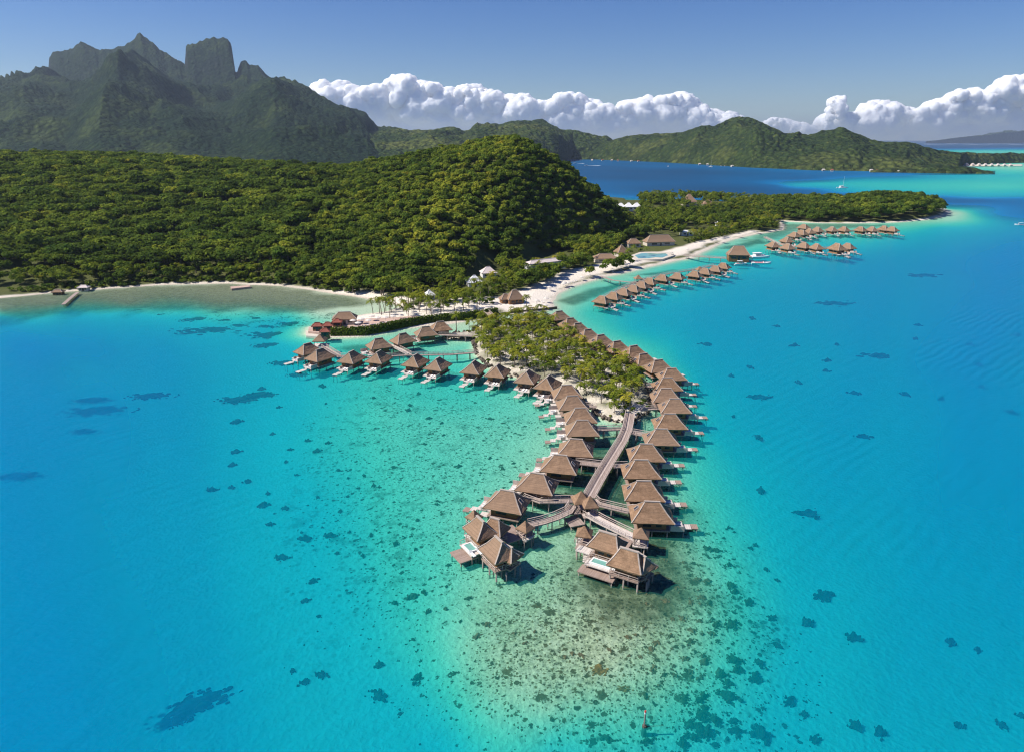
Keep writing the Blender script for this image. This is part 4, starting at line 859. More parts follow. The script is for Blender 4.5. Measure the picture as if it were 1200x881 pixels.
def wall_box(parent, cx, cy, lx, ly, z0, z1, rz=0.0, wins=True):
    mb = MB(); mb.box((cx, cy, (z0 + z1) / 2), (lx, ly, z1 - z0), rz); w = mb.build('wall', M['wall_wood'], parent)
    if not wins: return w
    c, s = cos(rz), sin(rz)
    def panel(x, y, wx, wy, z, hgt, name):
        m2 = MB(); m2.box((cx + x * c - y * s, cy + x * s + y * c, z), (wx, wy, hgt), rz); return m2.build(name, M['dark_open'], w)
    panel(lx / 2 + 0.02, 0.6, 0.08, ly * 0.52, z0 + 1.12, 2.0, 'door')
    panel(-lx * 0.18, -ly / 2 - 0.02, lx * 0.3, 0.08, z0 + 1.3, 1.1, 'window'); panel(lx * 0.24, -ly / 2 - 0.02, lx * 0.2, 0.08, z0 + 1.3, 1.1, 'window')
    panel(lx * 0.1, ly / 2 + 0.02, lx * 0.4, 0.08, z0 + 1.3, 1.1, 'window'); panel(-lx / 2 - 0.02, -0.8, 0.08, 1.0, z0 + 1.05, 2.0, 'door')
    return w
POST = {}
def post(parent, x, y, z1, z0=-3.2, r=0.15):
    key = (round(z1 - z0, 1), r)
    if key not in POST:
        mb = MB(); mb.tube([(0, 0, 0), (0, 0, key[0])], [r * 1.1, r], 7); POST[key] = mb.mesh('post', M['post'], True)
    o = link_mesh('post', POST[key], parent); o.location = (x, y, z1 - key[0]); return o
def make_bungalow(variant, full=True):
    """outward (towards open water) is local +X"""
    root = empty('overwater_bungalow', (0, 0, 0)); LX, LY = 11.0, 8.9
    mb = MB(); ring = hip_roof(mb, 0, 0, LX, LY, 3.6, 4.3, 8.1); rf = mb.build('roof', M['thatch'], root); shag(rf, variant)
    mb = MB(); ridge_caps(mb, ring, 0.26); mb.build('ridge_cap', M['ridge'], rf)
    # two hooded skylights on the landward hip, a rectangle lying in the slope
    def on_hip(x, y, up):
        x0, x1, x2 = -LX / 2, -(1.8 + (LX / 2 - 1.8) * 0.5), -1.8
        z = 4.3 + 3.8 * 0.43 * (x - x0) / (x1 - x0) if x < x1 else 4.3 + 3.8 * (0.43 + 0.57 * (x - x1) / (x2 - x1))
        return (x, y, z + up)
    sk = MB(); sk.bar(on_hip(-4.35, 0.3, 0.16), on_hip(-3.45, 0.3, 0.16), 1.0, 0.22); sk.build('skylight', M['dark_open'], rf)
    fr = MB()
    for yy in (-0.28, 0.88): fr.bar(on_hip(-4.45, yy, 0.20), on_hip(-3.38, yy, 0.20), 0.12, 0.32)
    fr.bar((-3.45, -0.33, on_hip(-3.45, 0, 0.22)[2]), (-3.45, 0.93, on_hip(-3.45, 0, 0.22)[2]), 0.12, 0.3); fr.build('skylight_frame', M['rail'], rf)
    wall_box(root, -0.1, 0, 7.2, 6.3, 1.9, 4.6)
    fl = MB(); fl.box((0, 0, 1.72), (8.9, 7.6, 0.3)); fl.build('floor', M['deck_brown'], root)
    for x in (-3.9, 0, 3.9):
        for y in (-3.3, 3.3): post(root, x, y, 1.6)
    sg = 1 if variant == 0 else -1
    tr_ = MB(); tr_.box((6.35, 0.9 * sg, 1.70), (3.7, 4.8, 0.2)); tr_.build('terrace', M['deck'], root)
    sd = MB(); sd.box((5.4, -2.95 * sg, 1.55), (2.3, 2.2, 0.2)); sd.build('side_deck', M['deck'], root)
    st = MB()
    for k in range(4): st.box((8.32 + 0.16 * k, 0.3 * sg, 1.5 - 0.2 * k), (0.3, 1.3, 0.1))
    st.build('steps', M['deck'], root)
    sw = MB(); sw.box((9.6, -0.3 * sg, 0.90), (1.7, 2.3, 0.18)); sw.build('landing', M['deck'], root)
    sw = MB(); sw.box((11.4, -0.9 * sg, 0.66), (1.9, 2.3, 0.18)); sw.build('swim_platform', M['deck_brown' if variant else 'deck'], root)
    for x, y, z in ((8.0, 3.0 * sg, 1.6), (8.0, -1.2 * sg, 1.6), (12.0, 0.1 * sg, 0.57), (12.0, -1.8 * sg, 0.57)): post(root, x, y, z, -3.2, 0.12)
    sc = MB(); sc.box((6.4, 3.36 * sg, 2.5), (3.5, 0.1, 1.4)); sc.build('privacy_screen', M['rail'], root)
    sc = MB(); sc.box((6.3, -1.58 * sg, 2.3), (1.6, 0.08, 1.0)); sc.build('privacy_screen', M['rail'], root)
    if full:
        for yy in (0.3, 1.5):
            lb = MB(); lb.box((6.9, yy * sg, 1.98), (1.5, 0.62, 0.12)); lb.bar((6.2, yy * sg, 2.0), (5.75, yy * sg, 2.35), 0.62, 0.1); lb.build('sun_bed', M['white'], root)
    return root
PROTO = [make_bungalow(0), make_bungalow(1)]
_first = [True, True]
ORD = ['first', 'second', 'third', 'fourth', 'fifth', 'sixth', 'seventh', 'eighth', 'ninth', 'tenth', 'eleventh', 'twelfth']
def bungalow(u, v, ang, variant, label, group, sc=1.0, zc=5.6):
    p = gp(u, v, zc * sc)
    o = PROTO[variant] if _first[variant] else copy_tree(PROTO[variant])
    _first[variant] = False
    o.location = (p[0], p[1], 0); o.rotation_euler = (0, 0, radians(ang)); o.scale = (sc, sc, sc)
    return tag(o, label, 'bungalow', group)
ROW_A = [(412, 418, -112), (444, 418, -110), (487, 422, -112), (513, 426, -112), (555, 430, -108), (583, 434, -106), (618, 441, -108), (642, 448, -112)]
for i, (u, v, a) in enumerate(ROW_A):
    bungalow(u, v, a, 0, 'brown thatched bungalow, %s from the left in the eight-house row left of the palm islet' % ORD[i], 'bungalows left of the palm islet', 0.82)
ROW_E = [(664, 458.5, 186), (670.5, 471.5, 184), (680, 486, 182), (682, 500.5, 180), (675, 523, 172), (656.5, 542, 167), (629.5, 564, 163), (594.5, 584.5, 160)]
for i, (u, v, a) in enumerate(ROW_E):
    bungalow(u, v, a, 1, 'brown thatched bungalow, %s down the inner arm left of the central walkway' % ORD[i], 'bungalows of the inner arm', 0.83)
ROW_F = [(655, 370, 28), (668, 378.5, 28), (677, 384.5, 28), (688.5, 392, 28), (703.5, 398.5, 28), (722.5, 406, 28), (742, 411.5, 26), (753.5, 421, 24), (771, 428.5, 18)]
for i, (u, v, a) in enumerate(ROW_F):
    bungalow(u, v, a, 0, 'greyish thatched bungalow, %s from the beach end along the right edge of the palm islet' % ORD[i], 'bungalows along the right edge of the islet', 0.84)
ROW_G = [(786.5, 438.5, 6), (781.5, 450, 2), (780, 462.5, 0), (790.5, 475, -2), (784.5, 493, 0), (774.5, 511, -2), (757, 529, -2), (751, 548, -2), (754, 573, -3), (763.5, 597.5, -4)]
for i, (u, v, a) in enumerate(ROW_G):
    bungalow(u, v, a, 1, 'brown thatched bungalow, %s down the outer row right of the central walkway' % ORD[i], 'bungalows of the outer row', 0.83)
bungalow(360.5, 408.5, -130, 0, 'thatched bungalow at the far left tip of the left row, the rear one of two', 'bungalows at the left tip', 0.80)
bungalow(375, 415.5, -125, 0, 'thatched bungalow at the far left tip of the left row, the front one of two', 'bungalows at the left tip', 0.84)
for i, (u, v, lab) in enumerate([(444, 402.5, 'thatched bungalow behind the left row, below the restaurant point'), (472, 396.5, 'thatched bungalow behind the left row, at the start of a side walkway'),
                                 (499, 388.5, 'thatched bungalow beside the sand bar, the front one of two'), (516, 382.5, 'thatched bungalow beside the sand bar, the rear one by the hedge')]):
    bungalow(u, v, (-150, -140, 200, 200)[i], 1, lab, 'bungalows behind the left row', 0.82)
ROW_H = [(705.5, 351.5), (719, 347), (731, 342.5), (742.5, 338.5), (752, 334), (761.5, 330), (776.5, 326), (794, 324), (814, 321.5), (826.5, 318.5), (838.5, 315.5), (847.5, 312)]
for i, (u, v) in enumerate(ROW_H):
    bungalow(u, v, -38, i % 2, 'small brown thatched bungalow, %s from the left in the row off the curved beach' % ORD[i], 'bungalows off the curved beach', 0.78)
ROW_K = [(906, 287, 'at the left end of the front far row'), (923, 289.5, 'second in the front far row'), (942, 288, 'third in the front far row'), (957, 289.5, 'fourth in the front far row'), (981, 290, 'fifth and largest in the front far row'), (993.5, 289, 'at the right end of the front far row'),
         (922, 281.5, 'behind the second one of the front far row'), (931, 275.5, 'nearest the shore in the middle far row'), (939.5, 273, 'second in the middle far row'), (948.5, 271.5, 'third in the middle far row'), (958, 269.5, 'at the right end of the middle far row'), (942, 266, 'half hidden behind the middle far row'),
         (975, 269, 'first in the back far row'), (989, 269, 'second in the back far row'), (1008.5, 269, 'third in the back far row'), (1022, 269, 'fourth in the back far row'), (1036, 268, 'fifth in the back far row'), (1045.5, 269, 'at the right end of the back far row')]
for i, (u, v, w_) in enumerate(ROW_K):
    bungalow(u, v, -75 + (i % 3) * 8, i % 2, 'distant thatched bungalow off the wooded point, ' + w_, 'distant bungalows off the wooded point', 0.92 if i != 4 else 1.08)

# ------------------------------------------------------------------ the two big villas at the end of the arms
def railing(mb, pts, z, hgt=0.95, close=False):
    n = len(pts)
    for i in range(n if close else n - 1):
        a, b = Vector((*pts[i], z)), Vector((*pts[(i + 1) % n], z)); up = Vector((0, 0, hgt))
        mb.bar(a + up, b + up, 0.11, 0.09); mb.bar(a + up * 0.5, b + up * 0.5, 0.06, 0.06)
        m = max(1, int((b - a).length / 1.4))
        for k in range(m + 1):
            q = a + (b - a) * (k / m); mb.bar(q, q + up * 0.97, 0.09, 0.09, (1, 0, 0))
def pyramid_pavilion(root, x, y, size, z0, ze, zr, rz=0.0, floor=True):
    mb = MB(); ring = hip_roof(mb, x, y, size, size, 0.2, ze, zr, rz, 0.25); rf = mb.build('pavilion_roof', M['thatch'], root)
    pm = MB(); c, s = cos(rz), sin(rz)
    for a in (-1, 1):
        for b in (-1, 1):
            px, py = a * size * 0.36, b * size * 0.36; pm.bar((x + px * c - py * s, y + px * s + py * c, z0), (x + px * c - py * s, y + px * s + py * c, ze + 0.1), 0.16, 0.16, (1, 0, 0))
    pm.build('pavilion_frame', M['post'], root)
def villa(name_label, org_uv, rz, roofs, pavs, decks, pools, label, steps=None):
    """local +X along the ridges; every item given in photo pixels and turned into the villa's own frame"""
    O = gp(*org_uv, 2.0); root = empty('villa', (O[0], O[1], 0), rz); tag(root, label, 'villa', 'villas at the end of the arms')
    c, s = cos(-rz), sin(-rz)
    def L(u, v, z):
        p = gp(u, v, z); x, y = p[0] - O[0], p[1] - O[1]; return (x * c - y * s, x * s + y * c)
    for u, v, lx, ly, rg, ze, zr, dr in roofs:
        x, y = L(u, v, ze + 1.2); mb = MB(); ring = hip_roof(mb, x, y, lx, ly, rg, ze, zr, dr, 0.36); rf = mb.build('roof', M['thatch'], root); shag(rf, len(root.children), 5, 0.1)
        mb = MB(); ridge_caps(mb, ring, 0.24); mb.build('ridge_cap', M['ridge'], rf)
        wall_box(root, x, y, lx - 2.8, ly - 2.6, 2.2, ze + 0.3, dr)
        fl = MB(); fl.box((x, y, 2.0 + 0.01 * len(rf.name)), (lx - 1.0, ly - 0.8, 0.32), dr); fl.build('floor', M['deck_brown'], root)
        for a in (-0.4, 0, 0.4):
            for b in (-0.38, 0.38): post(root, x + a * lx, y + b * ly, 1.85, -3.2, 0.17)
        rl = MB(); h1, h2 = lx / 2 - 0.65, ly / 2 - 0.5
        railing(rl, [(x - h1, y + h2 * 0.2), (x - h1, y - h2), (x + h1, y - h2), (x + h1, y + h2)], 2.15); rl.build('railing', M['rail'], root)
    for u, v, sz in pavs:
        x, y = L(u, v, 4.6); pyramid_pavilion(root, x, y, sz, 2.1, 4.0, 5.6, 0.3)
        fl = MB(); fl.box((x, y, 1.93), (sz * 0.95, sz * 0.95, 0.22), 0.3); fl.build('pavilion_floor', M['deck'], root)
        for a in (-1, 1): post(root, x + a * sz * 0.35, y - sz * 0.3, 1.8); post(root, x + a * sz * 0.35, y + sz * 0.3, 1.8)
        rl = MB(); h1 = sz * 0.45; railing(rl, [(x - h1, y + h1), (x - h1, y - h1), (x + h1, y - h1)], 2.05); rl.build('railing', M['rail'], root)
    for k, (u, v, dx, dy, z, mt, nm) in enumerate(decks):
        x, y = L(u, v, z); mb = MB(); mb.box((x, y, z + 0.004 * k), (dx, dy, 0.22)); mb.build(nm, M[mt], root)
        for a in (-1, 1):
            for b in (-1, 1): post(root, x + a * (dx / 2 - 0.3), y + b * (dy / 2 - 0.3), z - 0.1, -3.2, 0.13)
        if z > 1.6 and nm == 'terrace':
            rl = MB(); a, b = dx / 2 - 0.1, dy / 2 - 0.1; railing(rl, [(x - a, y - b), (x - a, y + b)], z + 0.11); rl.build('railing', M['rail'], root)
    for u, v, dx, dy, z in pools:
        x, y = L(u, v, z); mb = MB(); mb.box((x, y - dy / 2 - 0.15, z), (dx + 0.6, 0.3, 0.5)); mb.box((x, y + dy / 2 + 0.15, z), (dx + 0.6, 0.3, 0.5)); mb.box((x - dx / 2 - 0.15, y, z), (0.3, dy, 0.5)); mb.box((x + dx / 2 + 0.15, y, z), (0.3, dy, 0.5))
        pr_ = mb.build('plunge_pool', M['white'], root); mb = MB(); mb.box((x, y, z), (dx, dy, 0.34)); mb.build('pool_water', M['pool'], pr_)
        for a in (-0.5, 0.5):
            lb = MB(); lb.box((x + dx / 2 + 1.3, y + a * 1.6, z + 0.22), (1.7, 0.6, 0.12)); lb.bar((x + dx / 2 + 0.6, y + a * 1.6, z + 0.25), (x + dx / 2 + 0.2, y + a * 1.6, z + 0.6), 0.6, 0.1); lb.build('sun_bed', M['white'], root)
    if steps:
        u, v, ang, n, z0, z1 = steps; x, y = L(u, v, z0); mb = MB()
        for k in range(n):
            f = k / (n - 1); mb.box((x + cos(ang) * 0.34 * k, y + sin(ang) * 0.34 * k, z0 + (z1 - z0) * f), (0.36, 1.5, 0.1), ang)
        mb.build('steps', M['deck'], root)
    return root
villa('left', (575, 634), radians(-58), [(563, 615.5, 6.2, 5.1, 2.6, 4.6, 7.3, 0.0), (580, 613.5, 5.0, 4.5, 1.8, 4.4, 6.8, 0.5), (584.5, 640, 6.5, 5.6, 2.5, 4.4, 7.2, 0.0), (596, 643.5, 4.4, 4.2, 1.5, 4.1, 6.0, 0.35)],
      [(555.5, 602, 2.9), (615.5, 615, 3.0)],
      [(562, 632, 6.5, 3.8, 2.15, 'deck', 'terrace'), (557, 641, 5.0, 4.6, 1.85, 'deck', 'terrace'), (543.5, 650, 4.6, 4.0, 0.9, 'deck_brown', 'swim_platform'), (570, 651, 7.6, 1.5, 2.05, 'deck_brown', 'balcony'), (606, 626.5, 3.6, 6.8, 2.05, 'deck_brown', 'entrance_deck'), (594, 622, 3.0, 4.5, 2.08, 'deck_brown', 'entrance_deck')],
      [(551, 641.5, 2.6, 1.5, 2.05)], 'large thatched villa with white terraces and a plunge pool at the left arm end')
villa('right', (722, 648), radians(-30), [(712, 631, 6.7, 5.2, 3.4, 4.7, 7.2, 0.0), (737, 652, 6.9, 5.6, 3.3, 4.3, 7.0, 0.0), (752, 655, 4.6, 4.4, 1.6, 4.0, 6.1, -0.4)],
      [(685, 621, 3.3), (751.5, 623, 3.3)],
      [(689, 636, 3.2, 6.0, 2.1, 'deck_brown', 'balcony'), (701, 649, 9.0, 2.2, 2.12, 'deck', 'terrace'), (707, 661, 6.6, 3.6, 1.85, 'deck', 'terrace'), (700, 671.5, 7.4, 2.8, 0.9, 'deck_brown', 'swim_platform'), (734, 668, 9.6, 1.2, 2.05, 'deck_brown', 'balcony'), (747, 631, 3.4, 3.4, 2.05, 'deck', 'entrance_deck'), (726, 634, 5.0, 3.2, 2.09, 'deck_brown', 'entrance_deck')],
      [(705, 660, 3.8, 1.4, 2.05)], 'large twin-roofed thatched villa with a plunge pool at the right arm end', (688, 645, -1.2, 7, 2.1, 0.9))
g = gp(375, 397.5, 4.5); root = empty('pavilion', (g[0], g[1], 0)); tag(root, 'small square thatched pavilion beside the two bungalows at the left tip', 'pavilion')
pyramid_pavilion(root, 0, 0, 5.2, 2.0, 4.2, 6.6); mb = MB(); mb.box((0, 0, 1.85), (6.2, 5.4, 0.24)); mb.build('floor', M['deck'], root)
for a in (-2.6, 2.6):
    for b in (-2.2, 2.2): post(root, a, b, 1.75)

# ------------------------------------------------------------------ walkways on posts
def strip(mb, P, w, z0, z1, off=0.0):
    """mitred band along the polyline, its centre line shifted sideways by off"""
    P = [Vector(p[:2]) for p in P]; n = len(P); Lp, Rp = [], []
    for i in range(n):
        d0 = (P[i] - P[i - 1]).normalized() if i else None; d1 = (P[i + 1] - P[i]).normalized() if i < n - 1 else None
        d = ((d0 + d1).normalized() if d0 is not None and d1 is not None else (d0 or d1)); nn = Vector((-d.y, d.x))
        k = 1.0 / max(0.5, nn.dot(Vector((-(d1 or d0).y, (d1 or d0).x))))
        Lp.append(P[i] + nn * (off + w / 2) * k); Rp.append(P[i] + nn * (off - w / 2) * k)
    for i in range(n - 1):
        q = [Rp[i], Rp[i + 1], Lp[i + 1], Lp[i]]; V = [(a.x, a.y, z0) for a in q] + [(a.x, a.y, z1) for a in q]
        F_ = [(3, 2, 1, 0), (4, 5, 6, 7), (0, 1, 5, 4), (2, 3, 7, 6)]
        if i == 0: F_.append((3, 0, 4, 7))
        if i == n - 2: F_.append((1, 2, 6, 5))
        mb.add(V, F_)
_wk = [0]
def walkway(label, uv, w=1.9, z=2.15, rails=True, group='wooden walkways', centre=False, mat='walk', dense=5.0, name='walkway'):
    _wk[0] += 1; z = z + 0.006 * _wk[0]
    P = [gp(u, v, z) for u, v in uv]; o = P[0]; Q = [(p[0] - o[0], p[1] - o[1]) for p in P]
    root = empty(name, (o[0], o[1], 0)); tag(root, label, 'walkway', group)
    mb = MB(); strip(mb, Q, w, z - 0.16, z); mb.build('deck', M[mat], root)
    if centre:
        mb = MB(); strip(mb, Q, 0.28, z + 0.002, z + 0.07); mb.build('centre_strip', M['rail'], root)
    if rails:
        for sg in (-1, 1):
            mb = MB(); strip(mb, Q, 0.16, z + 0.95, z + 1.05, sg * (w / 2 - 0.08)); strip(mb, Q, 0.07, z + 0.48, z + 0.56, sg * (w / 2 - 0.08)); strip(mb, Q, 0.12, z + 0.003, z + 0.12, sg * (w / 2 - 0.08))
            for i in range(len(Q) - 1):
                a, b = Vector((*Q[i], z)), Vector((*Q[i + 1], z)); d = (b - a); m = max(1, int(d.length / 1.8)); nn = Vector((-d.y, d.x, 0)).normalized() * sg * (w / 2 - 0.08)
                for k in range(m):
                    q = a + d * ((k + 0.5) / m) + nn; mb.bar(q + Vector((0, 0, 0.01)), q + Vector((0, 0, 0.96)), 0.08, 0.08, (1, 0, 0))
            mb.build('railing', M['rail'], root)
    for i in range(len(Q) - 1):
        a, b = Vector(Q[i]), Vector(Q[i + 1]); d = b - a; m = max(1, int(d.length / dense)); nn = Vector((-d.y, d.x)).normalized() * (w / 2 - 0.2)
        for k in range(m):
            q = a + d * ((k + 0.5) / m)
            for sg in (-1, 1): post(root, q.x + nn.x * sg, q.y + nn.y * sg, z - 0.14, -3.2, 0.13)
    return root
walkway('long double-track wooden walkway running from the palm islet down to the junction', [(738.6, 484), (735.2, 503), (729.6, 516), (712, 544.5), (701, 563), (690.5, 582)], 2.9, 2.2, True, 'wooden walkways', True)
walkway('side walkway from the central walkway left to the fourth inner-arm bungalow', [(731, 502.5), (716, 503), (699, 503.6)], 1.7)
walkway('short side walkway from the upper central walkway right to the outer row', [(741, 507), (752, 509), (763, 511)], 1.7)
walkway('side walkway from the middle of the central walkway left to the inner arm', [(707, 545.5), (690, 543.4), (674, 541.8)], 1.7)
walkway('short side walkway from the middle of the central walkway right to the outer row', [(719, 546.5), (727, 546.2), (736, 546.2)], 1.7)
walkway('bent walkway from the junction left to the last inner-arm bungalow', [(672, 586.5), (652, 587), (634, 587), (619, 581.5), (612, 577)], 1.8)
walkway('bent walkway from the junction right to the last outer-row bungalow', [(695, 585), (700.5, 590), (735.5, 598.5), (744, 597)], 1.8)
walkway('curved walkway from the junction down to the left villa', [(671.5, 591), (666, 599.5), (652, 606), (637, 611), (620, 615)], 2.0)
walkway('pale wide walkway from the junction down to the right villa', [(687, 600.5), (705, 610.5), (724, 620), (741, 628)], 2.4, 2.15, True, 'wooden walkways', False, 'deck')
walkway('short walkway from the islet tip right to the outer row', [(751, 480), (763, 479), (776, 478.6)], 1.7)
walkway('short walkway from the islet right side to the upper outer row', [(757, 452.5), (765, 453), (773, 453)], 1.6)
walkway('short walkway from the islet left side to the second inner-arm bungalow', [(699, 476.5), (689, 475.6), (682, 475)], 1.6)
walkway('long walkway behind the left row of eight bungalows', [(379, 406), (388, 411.5), (398, 417.5), (427, 418.8), (476, 416.2), (528, 415.4), (558, 413)], 1.9, 2.1)
walkway('straight side walkway joining the rear bungalow to the left row walkway', [(480, 415.4), (469, 409.5), (457, 404)], 1.9, 2.1, True, 'wooden walkways', False, 'deck')
walkway('walkway from the sand bar bungalows to the palm islet', [(514, 392.5), (535, 393.2), (557, 394.2)], 1.8, 2.1)
walkway('wooden footbridge over the channel between beach and palm islet', [(568.3, 364.8), (574.5, 370.5), (581.5, 377.5)], 3.0, 2.3, True, 'wooden walkways', False, 'deck_brown', 5, 'footbridge')
walkway('curved walkway from the beach along the row off the curved beach', [(703, 323.5), (718, 328.5), (735, 330.5), (746, 331.5)], 1.9, 2.0, False)
walkway('thin walkway linking the row off the curved beach', [(699, 353.5), (716, 344.5), (736, 335), (757, 327), (786, 320.5), (810, 317), (838, 311)], 1.8, 2.0)
walkway('long pier from the beach to the big thatched boathouse', [(801, 299.5), (825, 301.5), (851, 303)], 2.6, 2.1, True, 'wooden walkways', False, 'walk', 6)
walkway('walkway from the shore to the distant bungalows', [(896, 278.5), (907, 283.5), (915, 287), (935, 290), (960, 291), (995, 291.5)], 2.0, 2.1, True, 'wooden walkways', False, 'walk', 8)
walkway('walkway linking the middle and back far rows of distant bungalows', [(915, 284), (930, 279.5), (955, 273.5), (990, 271.5), (1048, 271)], 2.0, 2.1, True, 'wooden walkways', False, 'walk', 8)
for k, (u, v, sz, lab) in enumerate([(681, 580.5, 3.9, 'small pyramid-roofed pavilion over the walkway junction, left one'), (691.5, 586, 3.4, 'small pyramid-roofed pavilion over the walkway junction, right one'), (748, 324.5, 4.6, 'little thatched pavilion behind the row off the curved beach'), (820, 314.5, 4.4, 'little thatched pavilion at the right part of the beach row')]):
    g = gp(u, v, 5.2); root = empty('pavilion', (g[0], g[1], 0), 0.15); tag(root, lab, 'pavilion', 'small thatched pavilions'); pyramid_pavilion(root, 0, 0, sz, 2.2, 4.2, 6.3)
    mb = MB(); mb.box((0, 0, 1.80), (sz * 1.02, sz * 1.02, 0.25)); mb.build('floor', M['walk'], root)
    for a in (-1, 1):
        for b in (-1, 1): post(root, a * sz * 0.4, b * sz * 0.4, 1.7)
g = gp(673, 610.5, 0.9); root = empty('jetty', (g[0], g[1], 0), 0.35); tag(root, 'low square landing platform with steps below the walkway junction', 'jetty')
mb = MB(); mb.box((0, 0, 0.85), (3.4, 3.8, 0.22)); mb.build('platform', M['walk'], root)
mb = MB(); [mb.box((0.9 + 0.1 * k, 2.0 + 0.45 * k, 1.0 + 0.22 * k), (1.8, 0.48, 0.1)) for k in range(6)]; mb.build('steps', M['walk'], root)
for a in (-1.4, 1.4):
    for b in (-1.6, 1.6): post(root, a, b, 0.78)

# ------------------------------------------------------------------ sea wall, hedge and the restaurant point
P = [gp(u, v, 0.0) for u, v in HEDGE_LINE]
o0 = P[0]; Q = [(p[0] - o0[0], p[1] - o0[1]) for p in P]
mb = MB(); strip(mb, Q, 0.7, -1.2, 1.0, -0.4); w = mb.build('sea_wall', M['stone']); w.location = (o0[0], o0[1], 0)
tag(w, 'long dark stone sea wall along the channel below the clipped hedge', 'wall')
r = np.random.RandomState(5); C, Nn = [], []
for i in range(len(P) - 4):
    a, b = np.array(P[i]), np.array(P[i + 1]); L_ = np.linalg.norm(b - a); n = int(L_ * 150)
    nn = np.array([-(b - a)[1], (b - a)[0], 0]) / L_
    for k in range(n):
        f = r.rand(); ang = r.uniform(0, pi); rr_ = r.uniform(0.75, 1.0)
        off = nn * (0.5 + cos(ang) * 1.7 * rr_) + np.array([0, 0, 0.35 + sin(ang) * 3.0 * rr_ * (1 + 0.25 * math.sin(k * 0.13 + i))])
        C.append(a + (b - a) * f + off); Nn.append(nn * cos(ang) + np.array([0, 0, sin(ang)]) + r.normal(size=3) * 0.5)
V, F_ = leaf_quads(r, np.array(C), np.array(Nn), r.uniform(0.18, 0.38, len(C)))
o = link_mesh('hedge', np_mesh('hedge', V, F_, M['leaf'], {'tint': np.repeat(np.clip(r.normal(0.30, 0.1, len(C)), 0.05, 0.9), 4)}))
tag(o, 'long dense dark green hedge on top of the sea wall of the restaurant point', 'hedge')
mb = MB(); Qs = [(p[0], p[1]) for p in [gp(u, v) for u, v in ((523, 396.8), (540, 397.2), (557, 399.8))]]; strip(mb, Qs, 0.8, -1.2, 1.5); w = mb.build('stone_wall', M['stone'])
tag(w, 'low brown stone wall holding the sand bar left of the palm islet', 'wall')
def rim_stones():
    """rough boulder edging round the islet: one rubble bank"""
    r = np.random.RandomState(12); mbv, mbf, n0 = [], [], 0; V0, F0 = ICO[1]
    A = np.array(MOTU + [MOTU[0]])
    for i in range(len(A) - 1):
        L_ = np.linalg.norm(A[i + 1] - A[i])
        for k in range(int(L_ / 0.42)):
            p_ = A[i] + (A[i + 1] - A[i]) * r.rand() + r.normal(size=2) * 0.55; s_ = r.uniform(0.3, 0.75)
            mbv.append(V0 * s_ * r.uniform(0.7, 1.2, (1, 3)) * (1 + 0.25 * r.normal(size=(len(V0), 1))) + np.array([p_[0], p_[1], r.uniform(0.0, 0.75)])); mbf.append(F0 + n0); n0 += len(V0)
    return np.concatenate(mbv), np.concatenate(mbf)
V, F_ = rim_stones(); tag(link_mesh('boulder_edging', np_mesh('boulder_edging', V, F_, M['stone'])), kind='stuff')

def house(name, u, v, lx, ly, wall_h, roof_h, rz, roof_m, wall_m, label, cat, group=None, kind='hip', ridge=None, z=None, zoff=0.0):
    g = gp(u, v, 3.0); z0 = (ground_z(g[0], g[1]) if z is None else z) + zoff
    for _ in range(4): g = gp(u, v, z0 + wall_h); z0 = (ground_z(g[0], g[1]) if z is None else z) + zoff
    root = empty(name, (g[0], g[1], z0), radians(rz)); tag(root, label, cat, group)
    mb = MB(); mb.box((0, 0, wall_h / 2 - 0.5), (lx - 1.2, ly - 1.2, wall_h + 1.0)); w = mb.build('wall', M[wall_m], root)
    for x in (-lx * 0.22, lx * 0.22):
        m2 = MB(); m2.box((x, -(ly - 1.2) / 2 - 0.02, wall_h * 0.55), (lx * 0.18, 0.08, wall_h * 0.4)); m2.build('window', M['dark_open'], w)
    m2 = MB(); m2.box((0, -(ly - 1.2) / 2 - 0.02, wall_h * 0.42), (1.1, 0.08, wall_h * 0.75)); m2.build('door', M['dark_open'], w)
    m2 = MB(); ring = hip_roof(m2, 0, 0, lx, ly, ridge if ridge is not None else max(0.3, lx - ly * 0.9), wall_h, wall_h + roof_h, 0.0, 0.25, 0.46); rf = m2.build('roof', M[roof_m], root)
    m2 = MB(); ridge_caps(m2, ring, 0.22); m2.build('ridge_cap', M['ridge' if roof_m == 'thatch' else roof_m], rf)
    return root
# paved terrace of the point with its pavilions
TER = [(362, 383.5), (361, 388.5), (378, 390), (388, 388.5), (428, 387), (450, 383), (473, 378), (492, 374.5), (490, 370), (465, 372), (440, 373), (425, 374), (405, 378), (385, 381)]
mb = MB(); mb.prism([(gp(u, v, 1.7)[0], gp(u, v, 1.7)[1]) for u, v in TER], -0.8, 1.72); o = mb.build('terrace', M['terra']); tag(o, 'pinkish paved terrace covering the restaurant point', 'terrace')
mb = MB(); mb.prism([(gp(u, v, 0.8)[0], gp(u, v, 0.8)[1]) for u, v in [(358, 387.5), (358.5, 393.5), (380, 395.5), (387, 394), (378, 393), (361, 390.2), (361.5, 388)]], -0.8, 0.8); o = mb.build('quay', M['cream']); tag(o, 'low pale quay step around the tip of the restaurant point', 'quay')
house('dining_pavilion', 404, 372.5, 11.0, 6.5, 2.6, 2.6, 8, 'thatch', 'cream', 'dark thatched dining hall on the back edge of the restaurant terrace', 'restaurant', None, z=1.7)
